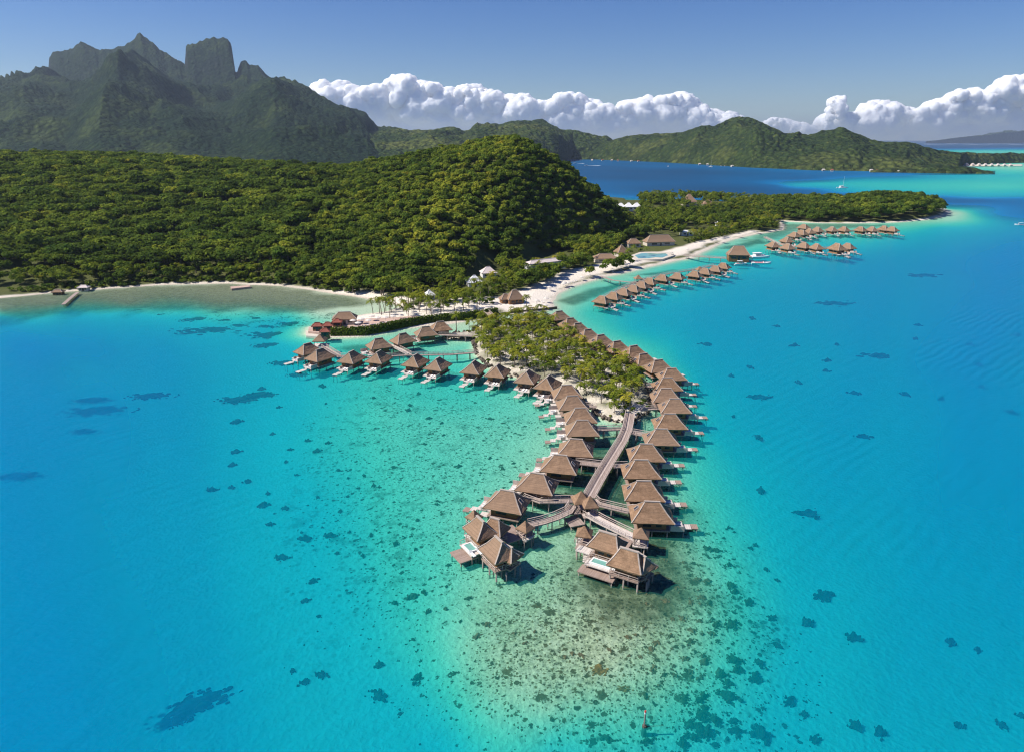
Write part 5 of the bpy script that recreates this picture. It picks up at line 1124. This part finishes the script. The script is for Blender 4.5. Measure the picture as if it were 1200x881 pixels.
for u, v, lx, ly, lab in ((372, 381.5, 5.0, 3.6, 'dark red roofed pavilion at the left tip of the restaurant terrace'), (384, 381, 4.6, 3.6, 'dark red roofed pavilion second from the tip of the terrace'), (395, 376.8, 4.6, 4.4, 'taller red-brown pavilion left of the thatched dining hall'), (381, 388, 4.4, 3.6, 'red-brown roofed bar at the front of the restaurant terrace')):
    house('pavilion', u, v, lx, ly, 2.2, 1.2, 6, 'redroof', 'wall_wood', lab, 'pavilion', 'red roofed pavilions of the terrace', z=1.7)
rr = random.Random(4)
def parasol(x, y, z, label, group, s=1.0):
    root = empty('parasol', (x, y, z)); tag(root, label, 'parasol', group)
    mb = MB(); mb.tube([(0, 0, 0), (0, 0, 2.3 * s)], 0.06, 6); mb.build('pole', M['white'], root)
    mb = MB(); n = 8; V = [(0, 0, 2.75 * s)] + [(1.5 * s * cos(2 * pi * k / n), 1.5 * s * sin(2 * pi * k / n), 2.2 * s) for k in range(n)] + [(1.46 * s * cos(2 * pi * k / n), 1.46 * s * sin(2 * pi * k / n), 2.0 * s) for k in range(n)]
    mb.add(V, [(0, 1 + k, 1 + (k + 1) % n) for k in range(n)] + [(1 + k, 9 + k, 9 + (k + 1) % n, 1 + (k + 1) % n) for k in range(n)]); mb.build('canopy', M['umbrella'], root)
def sunlounger(x, y, z, rz, label, group):
    root = empty('sun_lounger', (x, y, z), rz); tag(root, label, 'lounger', group)
    mb = MB(); mb.box((0, 0, 0.32), (1.3, 0.68, 0.12)); mb.build('seat', M['white'], root)
    mb = MB(); mb.bar((-0.62, 0, 0.36), (-1.15, 0, 0.78), 0.68, 0.1); mb.build('backrest', M['white'], root)
    for a in (-0.5, 0.5):
        for b in (-0.26, 0.26): mb = MB(); mb.box((a, b, 0.13), (0.08, 0.08, 0.26)); mb.build('leg', M['rail'], root)
for k in range(12):
    u = 413 + k * 4.4; v = 384.6 - k * 0.62 - (k > 8) * 0.6
    g = gp(u, v, 1.72); sunlounger(g[0], g[1], 1.73, 1.4, 'white sun lounger in the line along the front of the restaurant terrace', 'loungers on the terrace')
for k, (u, v) in enumerate([(414, 381), (424, 379.5), (432, 381), (443, 378), (452, 377.5), (461, 376), (470, 375), (420, 384), (436, 376)]):
    g = gp(u, v, 1.72); parasol(g[0], g[1], 1.72, 'cream parasol over a table on the restaurant terrace', 'parasols on the terrace')
for k in range(26):
    u, v = rr.choice([(rr.uniform(612, 640), rr.uniform(352, 362)), (rr.uniform(640, 690), None), (rr.uniform(690, 790), None), (rr.uniform(800, 880), None)])
    if v is None: v = float(np.interp(u, [640, 690, 740, 790, 830, 880], [341, 325.5, 313, 300.5, 288, 273.5])) + rr.uniform(-2.2, 0.3)
    g = gp(u, v, 1.5); z = ground_z(g[0], g[1])
    if rr.random() < 0.35: parasol(g[0], g[1], z, 'thatch-coloured beach parasol on the curved white beach', 'parasols on the curved beach')
    else: sunlounger(g[0], g[1], z, rr.uniform(-0.9, -0.3), 'white sun lounger on the sand of the curved beach', 'loungers on the curved beach')

# resort buildings
house('tent_house', 556, 330, 9.0, 8.0, 2.6, 3.4, 15, 'white', 'white', 'white tent-roofed house nearest the thatched beach hut, below the hill', 'house', 'white houses below the hill', ridge=1.0)
house('house', 572, 319, 9.5, 8.5, 2.8, 3.2, 15, 'pinkroof', 'white', 'pale sand-roofed house above the white tent-roofed house', 'house', 'white houses below the hill', ridge=2.0)
house('tent_house', 503, 345.5, 5.5, 5.5, 2.2, 2.4, 30, 'white', 'white', 'small bright white tent-roofed hut at the foot of the hill, far left', 'house', 'white houses below the hill', ridge=0.3)
house('beach_hut', 603, 349.5, 9.0, 7.5, 2.4, 4.2, 20, 'thatch', 'wall_wood', 'dark thatched hut at the head of the curved beach', 'hut', None)
house('beach_hut', 592, 350, 6.0, 5.0, 2.2, 2.4, 20, 'thatch', 'wall_wood', 'small tan hut tucked against the left of the dark thatched beach hut', 'hut', None)
house('long_building', 639, 306.5, 28.0, 7.5, 4.2, 1.4, 33, 'pinkroof', 'white', 'long low building with a pale pink roof below the shaded hillside', 'building', None, zoff=2.5)
house('service_building', 620, 311, 7.0, 5.5, 3.0, 1.2, 33, 'white', 'white', 'white service building at the left end of the long pink-roofed building', 'building', None)
house('lodge', 709, 302, 16.0, 9.0, 3.0, 2.6, 8, 'thatch', 'cream', 'low wide tan-roofed lodge among palms behind the beach', 'lodge', None)
house('lodge', 728, 295.5, 9.0, 8.0, 3.0, 5.0, 20, 'thatch', 'cream', 'peaked thatched lodge right of the low tan-roofed lodge', 'lodge', None, ridge=0.5)
house('great_hall', 772, 283, 24.0, 10.0, 3.0, 5.0, 12, 'thatch', 'cream', 'huge long thatched hall with a dark patched roof behind the pool', 'hall', None)
house('lodge', 742, 285, 11.0, 8.0, 3.0, 3.4, 10, 'thatch', 'cream', 'smaller thatched lodge left of the huge thatched hall', 'lodge', None)
for k, u in enumerate((727.5, 736.5, 746)):
    house('cottage', u, 242.5, 10.0, 9.0, 3.6, 4.2, 0, 'white', 'white', 'small white cottage on the isthmus, %s of three' % ('leftmost', 'middle', 'rightmost')[k], 'cottage', 'white cottages on the isthmus', ridge=1.5)
house('cottage', 774, 250.5, 9.0, 7.0, 3.4, 2.4, 10, 'pinkroof', 'white', 'white cottage alone among the trees right of the three white cottages', 'cottage', None)
house('cottage', 843, 261.5, 7.0, 6.0, 3.0, 2.0, 10, 'white', 'white', 'tiny white cottage among palms behind the far end of the beach', 'cottage', None)
house('cottage', 763, 254.0, 7.0, 6.0, 3.0, 2.0, 0, 'pinkroof', 'white', 'tiny pale-roofed cottage below and left of the lone white cottage', 'cottage', None)
house('hilltop_restaurant', 807, 238, 17.0, 14.0, 4.2, 8.5, 0, 'thatch', 'cream', 'tall pointed thatched building crowning the isthmus skyline', 'restaurant', None, ridge=2.0)
house('hut', 829, 241, 13.0, 10.0, 3.2, 5.0, 0, 'thatch', 'cream', 'grey thatched hut just right of the tall pointed skyline building', 'hut', None, ridge=2.0)
house('hut', 846, 245, 9.0, 8.0, 3.2, 4.2, 0, 'pinkroof', 'cream', 'small pinkish hut at the right of the isthmus skyline huts', 'hut', None, ridge=1.0)
house('bungalow_block', 805, 272, 12.0, 7.0, 3.0, 1.4, 5, 'white', 'white', 'white low building half hidden by palms behind the far beach', 'building', None)
house('boathouse', 865, 298, 14.5, 10.5, 3.6, 5.6, -8, 'thatch', 'wall_wood', 'big square thatched boathouse at the end of the long pier', 'boathouse', None, z=1.6, ridge=6.5)
root = empty('boathouse_platform', (*gp(865, 302.0)[:2], 0), radians(-8)); tag(root, 'timber platform on posts under the big boathouse', 'platform')
mb = MB(); mb.box((0, 0, 1.45), (16, 14, 0.3)); mb.build('deck', M['deck_brown'], root)
for a in (-7, 0, 7):
    for b in (-6, 0, 6): post(root, a, b, 1.32)
# pool behind the beach
def slab_px(name, px, z0, z1, m, label, cat, kind=None):
    mb = MB(); mb.prism([gp(u, v, z1)[:2] for u, v in px], z0, z1); o = mb.build(name, M[m]); return tag(o, label, cat, None, kind)
slab_px('pool', [(744, 299.5), (752, 297), (762, 296.8), (770, 297.5), (780, 297), (783, 299.3), (776, 302), (768, 301.6), (760, 302.8), (748, 303)], 0.4, 1.95, 'pool', 'turquoise swimming pool between palms and the curved beach', 'pool')
slab_px('pool_terrace', [(738, 300), (750, 295.6), (765, 295.2), (788, 295.5), (790, 299.6), (776, 304), (745, 305)], 0.2, 1.85, 'cream', 'pale paved terrace around the turquoise pool', 'terrace')
# jetties of the left-hand beach
walkway('narrow pale wooden jetty jutting from the left-hand beach', [(91, 342.5), (83, 349), (74, 357)], 1.9, 1.0, False, 'jetties of the left beach', False, 'walk', 5, 'jetty')
slab_px('dock', [(270, 336.2), (292, 334.3), (294, 336.0), (271, 338.6)], -1.0, 0.9, 'terra', 'pinkish concrete dock at the middle of the left-hand beach', 'dock')
house('shack', 68, 341, 6, 4, 2.0, 1.2, 5, 'thatch', 'wall_wood', 'dark brown shack on the left-hand beach by the jetty', 'shack', None)
house('shack', 98, 336, 6, 4, 2.0, 1.1, 5, 'pinkroof', 'cream', 'pale roofed shack at the forest edge above the jetty', 'shack', None)

# ------------------------------------------------------------------ boats and the channel mark
def hull(mb, L_, B_, H_, x0=0.0, y0=0.0, z0=-0.25, bow=0.55, n=9):
    secs = []
    for i in range(n):
        f = i / (n - 1); w = B_ / 2 * (1 - max(0, (f - 0.45) / 0.55) ** 2.2) * (0.86 + 0.14 * min(1, f * 3)); w = max(w, 0.02); rise = bow * max(0, (f - 0.5) / 0.5) ** 2
        x = x0 + (f - 0.5) * L_
        secs.append([(x, y0 - w, z0 + H_ + rise), (x, y0 - w * 0.72, z0 + H_ * 0.3 + rise * 0.7), (x, y0, z0 + rise * 0.9), (x, y0 + w * 0.72, z0 + H_ * 0.3 + rise * 0.7), (x, y0 + w, z0 + H_ + rise)])
    V = [p for s_ in secs for p in s_]; Fs = []
    for i in range(n - 1):
        for k in range(4): Fs.append((i * 5 + k, (i + 1) * 5 + k, (i + 1) * 5 + k + 1, i * 5 + k + 1))
        Fs.append((i * 5 + 4, (i + 1) * 5 + 4, (i + 1) * 5, i * 5))
    Fs.append((0, 1, 2, 3, 4)); mb.add(V, Fs)
def motorboat(u, v, rz, L_, label, group=None, awning=True):
    g = gp(u, v, 0.3); root = empty('motorboat', (g[0], g[1], 0), radians(rz)); tag(root, label, 'boat', group)
    mb = MB(); hull(mb, L_, L_ * 0.34, 1.2); mb.build('hull', M['white'], root)
    mb = MB(); mb.box((-L_ * 0.12, 0, 1.0), (L_ * 0.42, L_ * 0.2, 0.16)); mb.build('seat', M['towel'], root)
    mb = MB(); mb.box((L_ * 0.12, 0, 1.3), (0.5, L_ * 0.2, 0.8)); mb.build('console', M['white'], root)
    mb = MB(); mb.bar((L_ * 0.16, 0, 1.7), (L_ * 0.06, 0, 2.2), L_ * 0.22, 0.06); mb.build('windscreen', M['dark_open'], root)
    mb = MB(); mb.box((-L_ * 0.52, 0, 0.9), (0.5, 0.5, 0.9)); mb.build('outboard_motor', M['dark_open'], root)
    if awning:
        mb = MB(); mb.box((-L_ * 0.08, 0, 2.6), (L_ * 0.4, L_ * 0.28, 0.1)); aw = mb.build('awning', M['white'], root)
        for a in (-0.26, 0.10):
            for b in (-0.12, 0.12): m2 = MB(); m2.box((L_ * a, L_ * b, 1.76), (0.07, 0.07, 1.6)); m2.build('awning_post', M['rail'], aw)
    return root
def catamaran(u, v, rz, L_, label, group=None, mast=False):
    g = gp(u, v, 0.5); root = empty('catamaran', (g[0], g[1], 0), radians(rz)); tag(root, label, 'boat', group)
    for s_ in (-1, 1): mb = MB(); hull(mb, L_, L_ * 0.13, 1.7, 0, s_ * L_ * 0.2); mb.build('hull', M['white'], root)
    mb = MB(); mb.box((-L_ * 0.06, 0, 1.36), (L_ * 0.66, L_ * 0.42, 0.3)); mb.build('bridge_deck', M['white'], root)
    mb = MB(); mb.prism([(-L_ * 0.26, -L_ * 0.14), (L_ * 0.08, -L_ * 0.14), (L_ * 0.17, -L_ * 0.07), (L_ * 0.17, L_ * 0.07), (L_ * 0.08, L_ * 0.14), (-L_ * 0.26, L_ * 0.14)], 1.5, 2.7); cb = mb.build('cabin', M['white'], root)
    for s_ in (-1, 1): mb = MB(); mb.box((-L_ * 0.09, s_ * (L_ * 0.14 + 0.01), 2.15), (L_ * 0.26, 0.06, 0.5)); mb.build('window', M['dark_open'], cb)
    mb = MB(); mb.box((-L_ * 0.1, 0, 3.55), (L_ * 0.42, L_ * 0.3, 0.12)); rf = mb.build('awning', M['white'], root)
    for a in (-0.28, 0.08):
        for b in (-0.12, 0.12): m2 = MB(); m2.box((L_ * a, L_ * b, 3.09), (0.1, 0.1, 0.8)); m2.build('awning_post', M['rail'], rf)
    if mast:
        mb = MB(); mb.tube([(L_ * 0.06, 0, 2.6), (L_ * 0.06, 0, L_ * 1.15)], [0.16, 0.09], 6); mb.build('mast', M['white'], root)
        mb = MB(); mb.bar((L_ * 0.05, 0, 4.0), (-L_ * 0.34, 0, 4.1), 0.45, 0.45); mb.build('furled_sail', M['white'], root)
    return root
catamaran(889, 301.5, 12, 14.0, 'white double-hulled tour boat with an awning moored right of the boathouse')
motorboat(892, 309, -6, 13.0, 'long white open motorboat moored in front of the double-hulled boat', None, False)
motorboat(868, 310, 4, 8.5, 'small white motorboat moored below the boathouse')
catamaran(987, 220.5, 10, 17.0, 'white sailing catamaran anchored alone on the pale turquoise shoal', None, True)
catamaran(833, 196.0, 60, 17.0, 'white sailing catamaran anchored on the dark bay near the far shore', None, True)
motorboat(783, 195.5, 70, 13.0, 'small white boat anchored in the middle of the dark bay')
motorboat(674, 191.6, 178, 14.0, 'white speedboat crossing the bay closest to the hill')
motorboat(687, 194.3, 178, 14.0, 'white speedboat with a long wake crossing the dark bay')
motorboat(1195, 264, 160, 9.0, 'small white boat at the right edge of the picture')
motorboat(681, 188.2, 5, 16.0, 'white boat lying close to the far shore left end')
for k, u in enumerate((845, 849, 854)): motorboat(u, 195.0, 90, 10, 'small white boat in the line of boats moored along the far shore', 'boats moored along the far shore', False)
t = NT('foam'); p = t.coord(); nn_ = t.noise(p, 0.4, 4, 0.7)
d_ = t.principled((0.8, 0.84, 0.86), 0.6); M['foam'] = t.done(d_)
for u, v, l_, lab in ((693, 194.5, 24, 'wake'), (679, 192.0, 14, 'wake')):
    g = gp(u, v); mb = MB(); mb.prism([(g[0] - l_ * 0.5, g[1] - 1.2), (g[0] + l_, g[1] - 9), (g[0] + l_ * 1.3, g[1]), (g[0] + l_, g[1] + 9), (g[0] - l_ * 0.5, g[1] + 1.2)], 0.02, 0.12); o = mb.build('wake', M['foam']); tag(o, kind='stuff')
mb = MB()
for k in range(40):                                       # surf on the outer reef, far off
    u0_ = 1085 + k * 8; a, b = gp(u0_, 169.3 + 0.25 * math.sin(k)), gp(u0_ + 7, 169.3 + 0.25 * math.sin(k + 1)); mb.bar((a[0], a[1], 0.6), (b[0], b[1], 0.6), 60 + 40 * math.sin(k * 2.1), 1.2)
tag(mb.build('reef_surf', M['foam']), kind='stuff')
g = gp(755, 851); root = empty('channel_marker', (g[0], g[1], 0)); tag(root, 'dark channel marker pole with a red and white top standing in the shallows', 'marker')
mb = MB(); mb.tube([(0, 0, -2.5), (0, 0, 2.4)], 0.12, 8); mb.build('pole', M['post'], root)
mb = MB(); mb.tube([(0, 0, 2.4), (0, 0, 2.7)], 0.15, 8); mb.build('white_band', M['white'], root)
mb = MB(); mb.tube([(0, 0, 2.7), (0, 0, 2.95)], [0.16, 0.12], 8); mb.build('red_cap', M['red'], root)
mb = MB(); mb.tube([(0, 0, -2.5), (0, 0, 0.3)], [0.5, 0.3], 8); mb.build('footing', M['stone'], root)
g = gp(848, 524.5, 1.0)
# far shore: houses among the trees and a row of overwater huts
for k, (u, v, m_) in enumerate([(694, 187.6, 'pinkroof'), (706, 187.8, 'redroof'), (717, 188.0, 'pinkroof'), (724, 188.2, 'redroof'), (740, 188.6, 'white'), (748, 188.8, 'redroof'), (820, 192.4, 'pinkroof'), (829, 192.8, 'white'), (858, 194.6, 'white'), (1021, 199.6, 'pinkroof'), (1028, 199.8, 'redroof'), (1034, 199.9, 'pinkroof'), (1040, 200.2, 'redroof'), (1053, 201, 'white'), (965, 199.2, 'white'), (975, 199.5, 'redroof')]):
    house('shore_house', u, v, 8, 7, 2.6, 2.2, (k * 37) % 50 - 25, 'cream' if m_ == 'white' else m_, 'cream', 'tiny pale or red roofed house in the line along the far shore', 'house', 'houses along the far shore', z=1.0, ridge=5.0)
for k in range(9):
    house('shore_hut', 1125 + k * 7.4, 192.9 + 0.12 * k, 10, 9, 3.0, 4.5, 10, 'pinkroof', 'cream', 'tiny pinkish hut in the row standing at the far pale lagoon edge', 'hut', 'pinkish huts at the far lagoon edge', z=2.0, ridge=3.0)
g = gp(1160, 194.6); slab_px('sand_strip', [(1120, 193.6), (1198, 192.9), (1198, 194.8), (1120, 195.4)], -1, 0.8, 'cream', 'pale sand strip below the pinkish huts of the far lagoon edge', 'sand', 'structure')
for u, v, d_, m_, s_, lab in ((279, 190.5, 2900, 'white', 26, 'white house alone on the dark lower slope of the mountain'), (530 + 647, 0, 0, '', 0, '')):
    if s_:
        q = ray_at(u, v, 2600.0); root = empty('hillside_house', (q[0], q[1], q[2] - 3)); tag(root, lab, 'house')
        mb = MB(); mb.box((0, 0, 0), (s_ * 0.8, s_ * 0.6, 8)); mb.build('wall', M['white'], root)
        mb = MB(); hip_roof(mb, 0, 0, s_, s_ * 0.8, 6, 4, 11, 0, 0.4); mb.build('roof', M['white'], root)

# ------------------------------------------------------------------ coral heads in the shallows
t = NT('coral'); p = t.coord(); n = t.noise(p, 2.2, 5, 0.7); oi = t.n('ShaderNodeObjectInfo')
c = t.mix(t.mrange(n, 0.35, 0.65), (0.028, 0.022, 0.012), (0.13, 0.085, 0.035)); c = t.mix(t.math('MULTIPLY', oi.outputs['Random'], 0.5), c, (0.05, 0.055, 0.03))
M['coral'] = t.done(t.principled(c, 0.95, t.bump(n, 0.8, 0.2), 0.05))
t = NT('brown_coral'); p = t.coord(); n = t.noise(p, 2.6, 5, 0.7)
M['coral_red'] = mat_plain('brown_coral_heads', (0.05, 0.026, 0.014), (0.26, 0.13, 0.065), 2.2, 0.95, 0.8, 0.05)
M['coral_brown'] = t.done(t.principled(t.mix(t.mrange(n, 0.35, 0.65), (0.035, 0.02, 0.008), (0.32, 0.16, 0.04)), 0.9, t.bump(n, 0.8, 0.2), 0.1))
def coral_mesh(seed, m_, spread=0.8, k=40):
    """a patch reef: many knobbly heads of mixed size, ragged at the rim"""
    r = np.random.RandomState(seed); V0, F0 = ICO[2]; Vs, Fs, n0 = [], [], 0
    for i in range(k):
        a, d_ = r.uniform(0, 6.28), min(1.35, abs(r.normal()) * spread * 0.62) if i else 0; s_ = max(0.05, r.uniform(0.09, 0.25) * (1.3 - d_ * 0.75))
        q = V0 * np.array([s_, s_, s_ * r.uniform(0.7, 1.4)]); q = q * (1 + 0.7 * fbm3(q * 6.0 + seed + i * 3.1, 3)[:, None]); q = q + np.array([d_ * cos(a), d_ * sin(a), 0.05])
        Vs.append(q); Fs.append(F0 + n0); n0 += len(q)
    return np_mesh('coral_head', np.concatenate(Vs), np.concatenate(Fs), m_, None, True)
CORAL = [coral_mesh(60 + i, M['coral']) for i in range(7)]; LONGC = [coral_mesh(80 + i, M['coral'], 1.3, 110) for i in range(3)]; REDC = [coral_mesh(40 + i, M['coral_red'], 0.62, 26) for i in range(4)]; BROWNC = [coral_mesh(90 + i, M['coral_brown'], 0.8, 40) for i in range(2)]
LC = {'right': ('dark coral patch under the clear blue water right of the bungalow rows', 'coral patches right of the bungalows'), 'left': ('dark coral patch under the turquoise water left of the bungalow arms', 'coral patches left of the bungalows'),
      'front': ('brownish coral head among the rubble of the shallow reef in front of the villas', 'coral heads in front of the villas'), 'deep': ('broad blurred dark coral patch in the deep blue water at the left', 'coral patches in the deep water at the left')}
def coral(u, v, wpx, zone, asp=0.62, rz=None, me=None, label=None, flat=0.28):
    u0_, v0_ = u, v; x, y, _ = gp(u, v); dz_ = float(np.minimum(0.15 + 0.55 * depth_at(np.array([[x]]), np.array([[y]])), 4.5)[0, 0]); x, y, _ = gp(u, v, -dz_)
    wpx = wpx * 1.22
    S_ = math.sqrt(x * x + y * y + (CAM_H + dz_) ** 2) / FPX * wpx / 2 / 0.85
    me = me or rr.choice(CORAL); o = link_mesh('coral_head', me); o.location = (x, y, -dz_ - 0.04); o.rotation_euler = (0, 0, rr.uniform(0, 6.28) if rz is None else rz)
    hz_ = min(S_ * 0.8, max(0.35, min(dz_ * 0.55, 1.3))) / 0.45
    o.scale = (S_, S_ * asp, hz_)
    lab, gr = LC[zone]; return tag(o, label or lab, 'coral', None if label else gr)
k1 = 420 / 660
for x_, y_, w_ in [(310, 57, 45), (390, 153, 42), (478, 5, 45), (75, 132, 20), (237, 134, 18), (155, 174, 15), (297, 162, 15), (347, 222, 18), (440, 224, 16), (508, 233, 12), (172, 229, 30), (245, 203, 12), (295, 181, 12), (160, 85, 15), (205, 99, 10), (577, 170, 14), (638, 258, 14), (582, 211, 10),
                   (365, 302, 22), (262, 443, 36), (175, 401, 18), (290, 595, 30), (262, 645, 22), (345, 673, 22), (525, 680, 16), (195, 636, 15), (205, 686, 14), (350, 834, 20), (395, 845, 20), (275, 860, 18), (228, 790, 20), (255, 813, 14), (180, 850, 18), (620, 832, 14), (540, 833, 14), (575, 695, 12), (655, 815, 12), (315, 133, 10), (465, 97, 12), (460, 122, 12), (648, 115, 12), (560, 133, 10), (172, 304, 16), (125, 265, 9), (185, 545, 9), (205, 565, 8), (120, 190, 9), (60, 215, 8)]:
    coral(780 + x_ * k1, 320 + y_ * k1, w_ * k1 * 1.05, 'right', 0.7 if y_ > 500 else 0.55, 0.0 if w_ > 28 else None)
k2 = 400 / 764
for x_, y_, w_, z_, a_ in [(220, 118, 72, 'deep', 0.1), (340, 85, 50, 'deep', 0.1), (205, 95, 42, 'deep', 0.1), (190, 165, 30, 'deep', 0), (40, 265, 48, 'deep', 0.1), (440, 775, 84, 'deep', 0.62), (390, 815, 34, 'deep', 0.5), (720, 710, 25, 'left', None), (683, 725, 20, 'left', None), (655, 700, 15, 'left', None), (685, 405, 26, 'left', 0), (740, 398, 22, 'left', 0), (632, 447, 24, 'left', 0), (702, 500, 20, 'left', 0.6),
                           (685, 543, 17, 'left', 0.2), (590, 330, 22, 'left', 0), (605, 372, 16, 'left', 0), (640, 337, 15, 'left', 0), (555, 277, 16, 'left', 0), (520, 290, 13, 'left', 0), (475, 295, 18, 'left', 0), (520, 240, 15, 'left', 0), (530, 210, 19, 'left', 0), (530, 143, 22, 'left', 0), (540, 93, 36, 'left', 0), (595, 83, 22, 'left', 0), (640, 232, 11, 'left', None), (600, 303, 12, 'left', None), (585, 70, 14, 'left', 0), (625, 110, 10, 'left', 0), (650, 205, 12, 'left', 0), (690, 185, 12, 'left', 0), (735, 190, 12, 'left', 0), (610, 170, 10, 'left', 0), (665, 262, 10, 'left', 0), (755, 437, 12, 'left', 0), (714, 578, 12, 'left', 0)]:
    coral(x_ * k2, 420 + y_ * k2, w_ * k2 * 1.05, z_, 0.42 if z_ == 'deep' else 0.6, a_, rr.choice(LONGC) if z_ == 'deep' else None)
for u, v, w_ in [(160, 366, 36), (254, 387, 52), (324, 393, 40), (320, 405, 26), (234, 375, 26), (279, 383, 26), (336, 426, 22), (283, 469, 30), (307, 463, 25), (300, 375, 24), (190, 371, 28), (345, 380, 22), (365, 402, 16), (265, 377, 18), (310, 384, 20), (350, 440, 16), (370, 425, 14)]:
    coral(u, v, w_, 'left', 0.42, 0.0, rr.choice(LONGC))
coral(702.5, 784.5, 18, 'front', 0.85, 0, BROWNC[0], 'largest orange-brown coral head close under the surface before the right villa')
coral(729, 807, 16, 'front', 0.6, 0, BROWNC[1], 'orange-brown double coral head just right of the largest brown one')
for x_, y_, w_ in [(675, 355, 12), (245, 232, 10), (295, 225, 8), (203, 190, 18), (1010, 190, 14), (1040, 293, 12), (1062, 405, 16), (805, 303, 12), (1095, 158, 14), (1095, 268, 18), (1087, 470, 24), (1010, 525, 22), (860, 600, 14), (745, 590, 16), (108, 470, 20), (215, 420, 16), (105, 387, 15), (385, 300, 15), (410, 268, 13), (1020, 375, 18), (1105, 370, 18), (1050, 540, 16), (960, 605, 16), (1030, 575, 18), (1110, 570, 16), (1180, 575, 22), (860, 555, 9), (960, 250, 13), (1005, 257, 10), (985, 205, 12), (1030, 145, 14), (985, 285, 13), (755, 340, 9), (810, 355, 8), (615, 285, 7), (545, 288, 7), (485, 293, 7), (630, 360, 9), (650, 350, 10), (520, 320, 10)]:
    coral(400 + x_ / 2.4, 620 + y_ / 2.4, w_ * 0.92, 'front', 0.7, None, rr.choice(REDC) if 400 + x_ / 2.4 < 845 and y_ < 420 else None)
rr.seed(77); nc = 0
while nc < 150:                                            # the scattered heads on the right flank of the reef and before the villas
    u, v = rr.uniform(740, 900), rr.uniform(615, 875)
    c_ = 800 + (v - 640) * 0.16; dd_ = abs(u - c_) / 62.0
    if rr.random() > math.exp(-dd_ * dd_): continue
    coral(u, v, rr.choice([3, 4, 4, 5, 6, 7, 9, 11]) * (0.8 + 0.5 * (v - 600) / 280), 'front', rr.uniform(0.6, 0.95), None, rr.choice(REDC) if u < c_ + 20 and v < 810 and rr.random() < 0.75 else None); nc += 1
nc = 0
while nc < 45:
    u, v = rr.uniform(370, 640), rr.uniform(450, 740)
    if rr.random() < 0.5 and u > 560 and v > 560: continue
    coral(u, v, rr.choice([4, 5, 6, 7, 9]), 'left', 0.6); nc += 1
